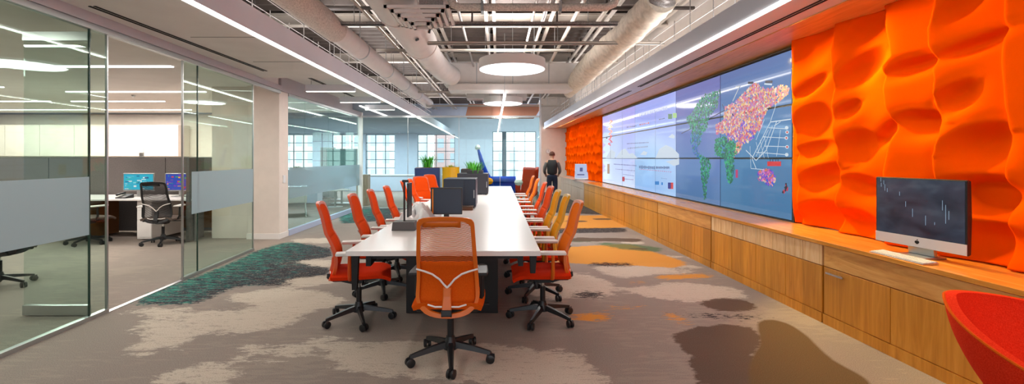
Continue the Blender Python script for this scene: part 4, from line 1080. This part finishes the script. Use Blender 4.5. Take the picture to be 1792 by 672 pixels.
# ------------------------------------------------------------------ counter things
t = thing('desktop_computer', 'large silver and black desktop computer on the wooden counter', 'computer', (3.10,3.37,.725), 0)
ang = math.atan2(3.67-3.08, 3.06-3.15); t.rotation_euler = (0,0,ang-PI/2)   # local +Y along the screen, screen faces -X
w2 = .315
MB().prism([(-.012,.07),(-.012,.575),(.004,.578),(.022,.57),(.03,.33),(.022,.075),(.0,.066)], -w2, w2, 'y').build('housing', M['black'], t, bevel=.004)
MB().box(-.016,-.012,-w2,w2,.07,.145).build('chin', mat('silver_chin', (214,214,216), .3, .2), t, bevel=.001)
def imac_screen():
    m = mat('desktop_screen', (12,14,20), .12, spec=.5); v_ = coords(m, (1,1.6,3)); n = noise(m, v_, 2.2, 3, .5, .4)
    c = ramp(m, n, [(.3,(34,40,52)),(.55,(58,66,80)),(.8,(92,98,108))]); L(m, c, bsdf(m).inputs['Emission Color']); bsdf(m).inputs['Emission Strength'].default_value = .75; return m
scr = MB().box(-.0155,-.012,-w2+.012,w2-.012,.148,.568).build('screen', imac_screen(), t)
b = MB(); rd = random.Random(5)
for (y, z0, z1) in [(-.19,.27,.40),(-.17,.36,.43),(-.21,.30,.36),(.03,.29,.35),(-.06,.24,.31),(-.12,.25,.27),(.08,.36,.40)]+[(rd.uniform(.12,.28), z, z+.03) for z in (.46,.49,.52,.54,.47,.50,.44)]:
    b.box(-.0162,-.0155,y,y+.0025,z0,z1)
b.build('light_trace', flat((150,176,200)), scr)
b = MB(); cy_, cz_ = 0, .108
for (dy, dz, r) in ((-.006,0,.010),(.006,0,.010),(0,-.004,.011)): b.tube([(-.0172,cy_+dy,cz_+dz),(-.0155,cy_+dy,cz_+dz)], r, 16)
b.tube([(-.0172,.0,.121),(-.0172,-.005,.128)], .003, 8)
b.build('emblem', M['black'], t)
MB().prism([(.0,.16),(.03,.16),(.05,.012),(.02,.012)], -.09, .09, 'y').build('stand', M['alu'], t, bevel=.003)
MB().box(-.09,.10,-.11,.11,.0,.012).build('stand_foot', M['alu'], t, bevel=.004)
t = thing('keyboard', 'slim white keyboard lying in front of the desktop computer', 'keyboard', (2.93,3.32,.726), math.radians(1))
MB().prism([(-.055,0),(.055,0),(.055,.014),(-.055,.006)], -.22, .22, 'y').build('keyboard_body', M['alu'], t, bevel=.002)
b = MB()
for i in range(5):
    for k in range(14): b.box(-.048+.02*i,-.031+.02*i,-.212+.0305*k,-.186+.0305*k,.007+.0013*i,.0125+.0016*i)
b.build('keys', M['whitep'], t)
t = thing('laptop', 'open laptop with a pale screen on the far worktop', 'laptop', (3.02-.025*16.6+.42-.0,16.9,.726), -.3)
t.location = (2.72,15.2,.726); t.scale = (1.2,1.2,1.3)
MB().box(-.19,.19,-.13,.13,0,.018).build('keyboard_deck', M['alu'], t, bevel=.004)
lid = MB().box(-.19,.19,-.006,.006,0,.40).build('lid', M['alu'], t, bevel=.004); lid.location = (.02,.14,.018); lid.rotation_euler = (-.2,0,0)
MB().box(-.178,.178,-.008,-.006,.02,.385).build('screen', mat('laptop_screen', (20,20,30), .3, emit=(166,180,214), es=.9), lid)
MB().box(-.12,.08,-.009,-.008,.1,.13).box(-.05,.03,-.009,-.008,.2,.3).build('window_graphic', flat((70,80,140)), lid)
# wall clock-like fitting
t = thing('wall_clock', 'small round pale clock on the wall behind the standing person', 'clock', (fit(960,19.45),19.6,1.75))
tt = MB().tube([(0,0,0),(0,-.03,0)], .10, 24).build('clock_case', mat('clock_grey', (190,176,168), .5), t, smooth=True)
MB().tube([(0,-.03,0),(0,-.034,0)], .085, 24).build('clock_face', M['whitep'], t)
MB().box(-.004,.004,-.037,-.034,0,.065).box(0,.05,-.037,-.034,-.003,.004).build('hands', M['black'], t)

# foreground tub chair
t = thing('tub_chair', 'red wool tub armchair cut off by the lower right corner', 'armchair', (2.35,1.76,0))
def shell(inner):
    def g(u, v_):
        phi = math.radians(135) + (u-.5)*2*math.radians(150)
        dlt = abs((u-.5)*2)                      # 0 at the back, 1 at the front
        near = u > .5; zr = .835 - (.42*dlt**1.1 if near else .17*dlt**1.3)
        z0 = .30; r0 = .20; r1 = .455 - (.04 if inner else 0)
        r0 = r0 if not inner else .15
        z = z0 + (zr - z0)*v_ + (0.03 if inner and v_ < .02 else 0); r = r0 + (r1-r0)*(1-(1-v_)**1.7)
        return (r*math.cos(phi), r*math.sin(phi), z)
    return g
b = MB(); nu, nv = 64, 18
b.grid(shell(False), nu, nv); o1 = len(b.v); b.grid(shell(True), nu, nv)
row = nv*(nu+1)
for i in range(nu): b.f.append((row+i, row+i+1, o1+row+i+1, o1+row+i))
for side_ in (0, nu):
    for j in range(nv): b.f.append((j*(nu+1)+side_, (j+1)*(nu+1)+side_, o1+(j+1)*(nu+1)+side_, o1+j*(nu+1)+side_))
for i in range(nu): b.f.append((i, i+1, o1+i+1, o1+i))
b.build('shell', M['shellred'], t, smooth=True)
pts = [shell(False)(i/64, 1) for i in range(65)]
MB().tube([(p[0]*1.0-.0, p[1], p[2]-.004) for p in pts], .006, 6).build('edge_piping', M['orange'], t, smooth=True)
MB().lathe([(.02,.36),(.30,.37),(.34,.40),(.34,.44),(.28,.47),(.02,.475)], 32, (.0,0,0)).build('seat_cushion', M['shellred'], t, smooth=True)
MB().lathe([(.2,.30),(.05,.28),(.03,.26),(.03,.03),(.25,.02),(.26,0)], 32).build('pedestal', M['chrome'], t, smooth=True)

# ------------------------------------------------------------------ office behind the glass
OG = 'grey cubicle screens in the office'
for i in range(8):
    x0 = -14.6+1.15*i
    t = tag(MB().box(x0,x0+1.14,9.0,9.06,.02,1.46).build('cubicle_screen', M['panelgrey'], bevel=.006), 'grey fabric cubicle screen panel in the row behind the office desks', 'partition', OG)
t = tag(MB().box(-5.4,-5.34,7.9,8.3,.02,1.46).build('cubicle_screen', M['panelgrey'], bevel=.006), 'grey cubicle end panel beside the wall behind the second glass panel', 'partition')
tag(MB().box(-14.6,-5.4,9.0,9.06,1.46,1.475).build('screen_cap', M['alu']), 'thin metal cap rail along the grey cubicle screens', 'rail')
t = thing('office_desk', 'white-topped office desk with a white pedestal seen through the doorway', 'desk', (-6.1,8.4,0))
MB().box(-.78,.84,-.45,.55,.71,.74).build('desk_top', M['white'], t, bevel=.004)
MB().box(-.26,.0,-.35,.4,.03,.71).build('drawer_pedestal', M['trimw'], t, bevel=.004)
for q0, q1 in ((.06,.36),(.37,.52),(.53,.69)): MB().box(-.255,-.005,-.358,-.35,q0,q1).build('drawer_front', M['trimw'], t, bevel=.002)
MB().box(.78,.81,-.4,-.37,0,.71).box(.78,.81,.45,.48,0,.71).box(-.6,-.57,.45,.48,0,.71).build('leg', M['alu'], t)
MB().box(-.62,.82,.5,.53,.1,.7).build('modesty_panel', M['browndark'], t)
t = thing('office_desk', 'office desk partly hidden behind the frosted glass at the left', 'desk', (-8.6,8.4,0))
MB().box(-1.5,1.7,-.45,.55,.71,.74).build('desk_top', M['white'], t, bevel=.004)
MB().box(.9,1.3,-.35,.4,.03,.71).build('drawer_pedestal', M['browndark'], t, bevel=.004)
MB().box(-1.48,-1.45,-.4,.5,0,.71).build('leg', M['alu'], t)
def omon(lab, x, y, cols, seed):
    t = thing('office_monitor', lab, 'monitor', (x,y,.742), 0)
    MB().box(-.29,.29,-.012,.02,.10,.43).build('housing', M['alu'], t, bevel=.006)
    s = MB().box(-.272,.272,-.015,-.012,.122,.412).build('screen', cols[0], t)
    rd = random.Random(seed); b = MB(); mats = cols[1:]; fm = []
    for i in range(40):
        x0 = rd.uniform(-.26,.18); z0 = rd.uniform(.13,.38); w = rd.uniform(.01,.09); h = rd.uniform(.004,.03)
        b.add([(x0,-.0155-.0001*i/4,z0),(x0+w,-.0155-.0001*i/4,z0),(x0+w,-.0155-.0001*i/4,z0+h),(x0,-.0155-.0001*i/4,z0+h)], [(0,1,2,3)]); fm.append(i % len(mats))
    o = b.build('screen_content', None, s, norm=False)
    for m_ in mats: o.data.materials.append(m_)
    for p_, k in zip(o.data.polygons, fm): p_.material_index = k
    MB().box(-.04,.04,.0,.03,.012,.12).build('neck', M['alu'], t); MB().box(-.13,.13,-.08,.1,0,.012).build('foot', M['alu'], t, bevel=.003)
omon('office monitor with a turquoise screen on the desk seen through the doorway', -6.72, 8.55, [flat((40,170,196),.9),flat((130,220,230)),flat((20,90,140)),flat((60,190,170)),flat((220,240,240))], 1)
omon('office monitor with a colourful red and blue screen by the glass edge', -5.90, 8.50, [flat((40,70,170),.9),flat((220,60,60)),flat((240,160,40)),flat((60,170,90)),flat((120,60,180))], 2)
t = thing('telephone', 'black desk phone at the left end of the office desk', 'phone', (-6.66,8.15,.741))
MB().prism([(-.1,0),(.1,0),(.1,.07),(-.1,.02)], -.09, .09, 'x').build('phone_body', M['black'], t, bevel=.005)
MB().tube([(-.07,-.09,.06),(-.07,.09,.09)], .018, 10).build('handset', M['black'], t, smooth=True)
M['officefab'] = fabric('grey_office_fabric', (104,92,86), 6)
OC = 'dark mesh office chairs behind the glass'
och = add_chair('office_chair', 'dark mesh office chair at the desk seen through the doorway', OC, (-5.66,7.72,0), .2, M['gmesh'], M['black'], M['gmesh'], M['shade'], base_rot=.3, seatm=M['officefab'])
c = copy_tree(och); c.location = (-6.95,7.75,0); c.rotation_euler = (0,0,-.2); c['label'] = 'grey office chair seen through the narrow glass pane left of the doorway'
c = copy_tree(och); c.location = (-5.62,5.15,0); c.rotation_euler = (0,0,1.2); c['label'] = 'dark office chair half hidden behind the frosted band at the left edge'
t = thing('wall_cabinet', 'long white overhead cabinet along the office back wall', 'cabinet', (-11,13.2,1.5))
MB().box(-4,1.9,-.2,.28,.0,.9).build('carcass', M['wall'], t)
b=[MB().box(-4+.985*i+.006,-4+.985*(i+1)-.006,-.215,-.2,.01,.89).build('cabinet_door', M['wall'], t, bevel=.002) for i in range(6)]
for x, y, z, lab in ((-7.5,9.4,2.742,'small ceiling sprinkler in the office ceiling, nearer one'),(-6.3,10.5,2.742,'small ceiling sprinkler in the office ceiling, farther one')):
    tag(MB().lathe([(.04,0),(.035,-.02),(.01,-.05)], 12, (x,y,z+.006)).build('sprinkler', M['alu']), lab, 'sprinkler')
tag(MB().box(-7.05,-6.97,8.97,9.0,1.48,1.56).build('wall_socket', M['alu'], bevel=.003), 'small metal clip standing on top of the cubicle screens', 'clip')

# ------------------------------------------------------------------ meeting area behind the second glass wall
planter('long pale planter box with yellow-green plants behind the glass', -6.6, 15.0, 1.5, .45, 1.05, mat('pale_blue_box', (196,208,226), .5), 31, .14, 160, mat('dry_leaf', (150,150,90), .7))
t = thing('lounge_chair', 'low white lounge chair behind the second frosted band', 'chair', (-5.2,11.6,0), .4)
MB().prism([(-.35,.34),(.3,.30),(.32,.36),(-.3,.42),(-.46,.78),(-.52,.76)], -.32, .32, 'x').build('seat_shell', M['whitep'], t, bevel=.02)
b = MB(); [b.tube([(sx*.28,-.3,.34),(sx*.3,-.38,0)], .014, 8) for sx in (-1,1)]; [b.tube([(sx*.28,.25,.32),(sx*.3,.33,0)], .014, 8) for sx in (-1,1)]; b.build('leg', M['alu'], t)
t = thing('coffee_table', 'low round table with a potted plant behind the glass wall', 'table', (-4.85,13.6,0))
MB().lathe([(.01,.5),(.42,.5),(.43,.52),(.01,.53)], 32).build('table_top', M['whitep'], t, smooth=True)
MB().tube([(0,0,.01),(0,0,.5)], .025, 10).lathe([(.22,0),(.22,.012),(.03,.02)], 24).build('pedestal', M['alu'], t)
t = thing('potted_plant', 'small dark green potted plant on the round table behind the glass', 'plant', (-4.9,13.6,.531))
MB().lathe([(.06,0),(.08,.12),(.07,.12)], 18).build('pot', M['char'], t, smooth=True); f = blades(50,.05,.2,M['leafd'],t,8,.02,.9); f.location=(0,0,.11)
t = thing('room_screen', 'tall white freestanding screen behind the second glass wall', 'partition', (-6.25,16.9,0))
MB().box(-.32,.25,-.04,.04,.02,1.85).build('screen_panel', M['whitep'], t, bevel=.01); MB().box(-.3,-.2,-.2,.2,0,.03).box(.15,.25,-.2,.2,0,.03).build('foot', M['alu'], t)
t = thing('egg_chair', 'olive rounded high-backed chair behind the white screen', 'chair', (-5.66,16.0,0))
MB().lathe([(.05,.45),(.2,.5),(.26,.8),(.24,1.2),(.14,1.55),(.03,1.65)], 28).build('egg_shell', M['olive'], t, smooth=True)
MB().lathe([(.22,0),(.22,.015),(.03,.03),(.03,.46)], 24).build('pedestal', M['alu'], t, smooth=True)
t = thing('display_stand', 'grey-green display screen on a stand behind the glass near the corner', 'display', (-5.0,14.6,0))
MB().box(-.48,.5,-.03,.03,.85,1.75).build('display_body', mat('greygreen', (110,130,130), .4), t, bevel=.01)
MB().box(-.44,.46,-.035,-.03,.9,1.7).build('screen', mat('teal_screen', (60,90,90), .2, emit=(96,140,138), es=.35), t)
MB().tube([(0,0,.02),(0,0,.85)], .03, 10).box(-.3,.3,-.25,.25,0,.03).build('stand', M['alu'], t)
t = tag(MB().box(-4.35,-4.0,14.0,14.3,.0,.95).build('wooden_stool', wood('grey_oak', (128,104,88), (150,126,106), (168,144,124)), bevel=.01), 'grey-brown wooden block behind the glass at the corner', 'plinth')
t = thing('reception_desk', 'long low pale counter in front of the far windows', 'counter', (-4.2,20.5,0))
MB().box(-2.6,1.7,-.3,.3,0,.68).build('counter_body', mat('pale_counter', (196,206,222), .5), t, bevel=.01); MB().box(-2.65,1.75,-.35,.35,.68,.72).build('counter_top', M['whitep'], t)
# outside
for (x0,x1,y0,h,c,lab) in ((-12,-7.5,42,5.5,(196,200,206),'pale grey building seen faintly through the left windows'),(-7,-4.2,50,4.6,(206,170,168),'pinkish brick building seen through the middle window'),(-3.6,2,46,2.6,(196,204,210),'low pale building seen through the right window'),(-22,-13,44,6,(206,200,192),'beige building seen through the meeting room windows')):
    t = thing('building', lab, 'building', (x0,y0,-6))
    mt = mat('facade', c, .8)
    MB().box(0,x1-x0,0,6,0,6+h).build('facade', mt, t)
    b = MB(); n = max(2,int((x1-x0)/1.1))
    for i in range(n):
        for k in range(int((6+h)/1.6)): b.box((x1-x0)*(i+.25)/n,(x1-x0)*(i+.75)/n,-.03,0,.6+1.6*k,1.6+1.6*k)
    b.build('window', mat('far_window', (172,182,192), .5), t)

# ------------------------------------------------------------------ person
def skin(name, joints, edges, m, parent, root=0, subd=2):
    me = bpy.data.meshes.new(name); me.from_pydata([j[:3] for j in joints], edges, []); me.update(); me.materials.append(m)
    o = bpy.data.objects.new(name, me); COL.objects.link(o); o.parent = parent
    md = o.modifiers.new('skin', 'SKIN'); md.use_smooth_shade = True
    for i, j in enumerate(joints):
        r = j[3]; me.skin_vertices[0].data[i].radius = (r if not isinstance(r, tuple) else r[0], r if not isinstance(r, tuple) else r[1])
        me.skin_vertices[0].data[i].use_root = (i == root)
    s_ = o.modifiers.new('sub', 'SUBSURF'); s_.levels = s_.render_levels = subd
    return o
pr = thing('person', 'person in black vest and dark jeans standing with back turned beside the counter', 'person', (1.72,14.6,0), -.1)
J = [(0,0,.90,.13),(0,0,1.05,.12),(0,.0,1.20,.145),(0,.02,1.33,.13),(0,.04,1.40,.055),(0,.07,1.45,.052),(0,.10,1.52,.085),(0,.105,1.60,.075)]
E = [(0,1),(1,2),(2,3),(3,4),(4,5),(5,6),(6,7)]
for s_ in (-1,1):
    b0 = len(J); J += [(s_*.16,.01,1.33,.06),(s_*.225,-.03,1.18,.047),(s_*.25,-.01,1.04,.04),(s_*.21,.12,.93,.034),(s_*.19,.19,.89,.027),(s_*.18,.23,.875,(.022,.034))]
    E += [(3,b0)]+[(b0+i,b0+i+1) for i in range(5)]
    hb = b0+5
    for k, (dx, ln) in enumerate(((-.030,.065),(-.010,.078),(.010,.072),(.028,.058))):
        f0 = len(J); J += [(s_*.18+dx,.265,.868,.0085),(s_*.18+dx*1.1,.265+ln*.5,.858,.0078),(s_*.18+dx*1.1,.265+ln*.9,.842,.0065)]; E += [(hb,f0),(f0,f0+1),(f0+1,f0+2)]
    f0 = len(J); J += [(s_*.18-s_*.04,.235,.865,.010),(s_*.18-s_*.055,.265,.855,.008)]; E += [(hb,f0),(f0,f0+1)]
    l0 = len(J); J += [(s_*.085,0,.82,.092),(s_*.10,.01,.48,.062),(s_*.105,-.01,.27,.05),(s_*.11,-.02,.09,.04),(s_*.115,.06,.045,.038),(s_*.12,.15,.03,.028)]
    E += [(0,l0)]+[(l0+i,l0+i+1) for i in range(5)]
skin('body', J, E, M['skin'], pr)
# clothes
skin('vest', [(0,0,.89,.18),(0,0,1.06,.17),(0,0,1.2,.19),(0,.015,1.32,.17),(0,.03,1.39,.09)]+[(-.16,.01,1.33,.10),(.16,.01,1.33,.10)], [(0,1),(1,2),(2,3),(3,4),(3,5),(3,6)], M['shirt'], pr)
for s_ in (-1,1):
    skin('sleeve', [(s_*.16,.01,1.33,.07),(s_*.225,-.03,1.18,.06),(s_*.25,-.01,1.04,.052),(s_*.22,.10,.95,.044)], [(0,1),(1,2),(2,3)], M['sleeve'], pr)
skin('trousers', [(0,0,.98,.155),(0,0,.88,.155),(-.085,0,.80,.105),(-.10,.01,.48,.08),(-.105,-.01,.27,.07),(-.11,-.02,.09,.062),(.085,0,.80,.105),(.10,.01,.48,.08),(.105,-.01,.27,.07),(.11,-.02,.09,.062)],
     [(0,1),(1,2),(2,3),(3,4),(4,5),(1,6),(6,7),(7,8),(8,9)], M['jeans'], pr)
for s_ in (-1,1):
    b = MB(); b.prism([(-.045,-.09),(.045,-.09),(.05,.06),(.04,.17),(0,.2),(-.04,.17),(-.05,.06)], 0.0, .075, 'z', Matrix.Translation((s_*.115,0,0))); b.build('shoe', M['shoe'], pr, bevel=.02)
hb = MB()
def hair(u, v_):
    th = 2*PI*u; ph = PI*.62*v_
    x = .088*math.sin(ph)*math.cos(th); y = .098*math.sin(ph)*math.sin(th); z = .098*math.cos(ph)
    if y > .03: z = max(z, .045)
    k = 1+.04*mnoise.noise(Vector((x,y,z))*30)
    return (x*k, .10+y*k, 1.575+z*k)
hb.grid(hair, 28, 14).build('hair', M['hair'], pr, smooth=True, solid=.008)
b = MB()
for s_ in (-1,1): b.lathe([(.002,-.025),(.012,-.015),(.015,0),(.012,.018),(.002,.028)], 10, (s_*.082,.105,1.55))
b.build('ear', M['skin'], pr, smooth=True)
b = MB(); b.prism([(-.012,0),(.012,0),(.006,.045),(-.006,.045)], .165, .205, 'y', Matrix.Translation((0,0,1.53))); b.build('nose', M['skin'], pr, bevel=.005)
b = MB(); b.box(-.024,.024,.17,.182,1.503,1.51); b.build('mouth', mat('lip', (150,84,76), .5), pr, bevel=.003)
b = MB(); [b.lathe([(.001,-.009),(.009,0),(.001,.009)], 10, (s_*.031,.172,1.572)) for s_ in (-1,1)]; b.build('eye', M['black'], pr, smooth=True)

# ------------------------------------------------------------------ lights, world, camera
def area(name, loc, size, power, color=(255,248,240), rot=(0,0,0), spread=PI, sy=None, shape='RECTANGLE'):
    l = bpy.data.lights.new(name, 'AREA'); l.energy = power; l.color = lin(color); l.shape = shape; l.size = size
    if sy: l.size_y = sy
    l.spread = spread
    o = bpy.data.objects.new(name, l); COL.objects.link(o); o.location = loc; o.rotation_euler = rot; return o
WARM = (255,247,238); DAY = (226,238,255)
LK = .72
# strips along both soffits
area('strip_light_left', (-2.56,9,2.73), .06, 240*LK, WARM, (0,0,0), sy=24)
area('strip_light_right', (2.18,8,2.73), .06, 190*LK, WARM, (0,0,math.radians(1.43)), sy=22)
# unseen upward fill lamps, added to brighten the exposed deck
area('added_upfill_left', (-3.0,9,3.1), .5, 430*LK, (250,246,246), (PI,0,0), sy=22)
area('added_upfill_pendant', (.25,8.3,3.27), .9, 150*LK, (250,246,246), (PI,0,0), shape='DISK')
area('added_upfill_linear', (.05,16,2.82), .1, 50*LK, (250,246,246), (PI,0,0), sy=13)
area('added_upfill_right', (2.5,8,3.05), .2, 170*LK, (250,246,246), (PI,0,0), sy=20)
area('pendant_lamp_near', (.25,8.3,3.03), 1.1, 110*LK, (255,250,246), shape='DISK')
area('pendant_lamp_far', (.14,14.0,3.08), 1.1, 90*LK, (255,250,246), shape='DISK')
area('linear_lamp', (.05,16,2.7), .06, 120*LK, (255,250,246), sy=13)
for x0,x1,y in ((-7.9,-4.6,6.45),(-11.8,-8.3,6.45),(-8.4,-5.7,8.9),(-12.5,-9.0,8.3),(-9.7,-7.6,10.4),(-14,-10.2,10.4),(-10.5,-8.2,12.2),(-14.5,-11,12.2),(-12.5,-9,11.2)):  # last row is extra, added to brighten the office; no fitting there
    area('office_lamp', ((x0+x1)/2,y,2.73), x1-x0, 85*LK, WARM, sy=.08)
area('office_lamp_near', (-6.5,3.2,2.73), 3.5, 110*LK, WARM, sy=.08)
# daylight through each window
for a, b_, z0, z1 in wins:
    o = area('window_portal', ((a+b_)/2, WY+.2, (z0+z1)/2), b_-a, 1, DAY, (-PI/2,0,0), sy=z1-z0); o.data.cycles.is_portal = True
o = area('window_portal', (-.3,-3.25,1.7), 5.8, 1, DAY, (PI/2,0,0), sy=2.0); o.data.cycles.is_portal = True  # portal for the added window behind the camera
area('added_meeting_fill', (-5.0,11.2,2.72), 1.2, 150*LK, DAY, sy=.1); area('added_lounge_fill', (-5.5,18,2.72), 5, 330*LK, DAY, sy=.1); area('added_lounge_fill', (-7.5,21.5,2.72), 7, 330*LK, DAY, sy=.1); area('added_lounge_fill', (0,20.5,4.0), 3, 330*LK, DAY, sy=.2)  # ceiling fills added to brighten the meeting area and lounge
# added spots with invented soffit fittings, raking light across the orange panels
def accent(lab, loc, target, power, angle=70, col=(255,214,120), rad=.03):
    l = bpy.data.lights.new('added_spot', 'SPOT'); l.energy = power; l.color = lin(col); l.spot_size = math.radians(angle); l.spot_blend = .6; l.shadow_soft_size = rad
    o = bpy.data.objects.new('added_spot', l); COL.objects.link(o); o.location = loc
    o.rotation_euler = (Vector(target)-Vector(loc)).to_track_quat('-Z', 'Y').to_euler()
    t = thing('added_downlight', lab, 'light', (loc[0], loc[1], 2.75), 0, 'added accent lights in the right soffit')
    MB().lathe([(.045,-.004),(.055,-.004),(.055,0),(.045,0)], 20).build('trim_ring', M['fascia'], t)
for y_, ty, pw_ in ((5.9,4.0,560),(4.6,2.4,230),(3.2,1.0,70)):
    accent('small added accent light aimed at the large orange wall panel', (2.90-.025*y_,y_,2.735), (3.36,ty,1.3), pw_)
for y_ in (19.2,17.4):
    accent('small added accent light aimed at the honeycomb orange panel', (2.55-.025*y_,y_,2.735), (3.0,y_-2.4,1.5), 130)

w = bpy.data.worlds.new('world'); SC.world = w; w.use_nodes = True
bgn = w.node_tree.nodes['Background']; bgn.inputs[0].default_value = (*lin((238,243,252)), 1); bgn.inputs[1].default_value = 3.0

cam = bpy.data.cameras.new('camera'); co = bpy.data.objects.new('camera', cam); COL.objects.link(co)
co.location = (0,0,EYE); co.rotation_euler = (PI/2,0,0)
cam.sensor_fit = 'HORIZONTAL'; cam.sensor_width = 36; cam.lens = 36*F/1792
cam.shift_x = (896-CX)/1792; cam.shift_y = -(336-CY)/1792; cam.clip_start = .05; cam.clip_end = 200
SC.camera = co
vs_ = SC.view_settings; vs_.view_transform = 'Standard'; vs_.look = 'None'; vs_.gamma = 1; vs_.exposure = .12; vs_.use_curve_mapping = False
cy = SC.cycles
cy.use_denoising = True; cy.max_bounces = 8; cy.diffuse_bounces = 6; cy.glossy_bounces = 3; cy.transmission_bounces = 4; cy.transparent_max_bounces = 16
cy.sample_clamp_indirect = 6; cy.caustics_reflective = False; cy.caustics_refractive = False
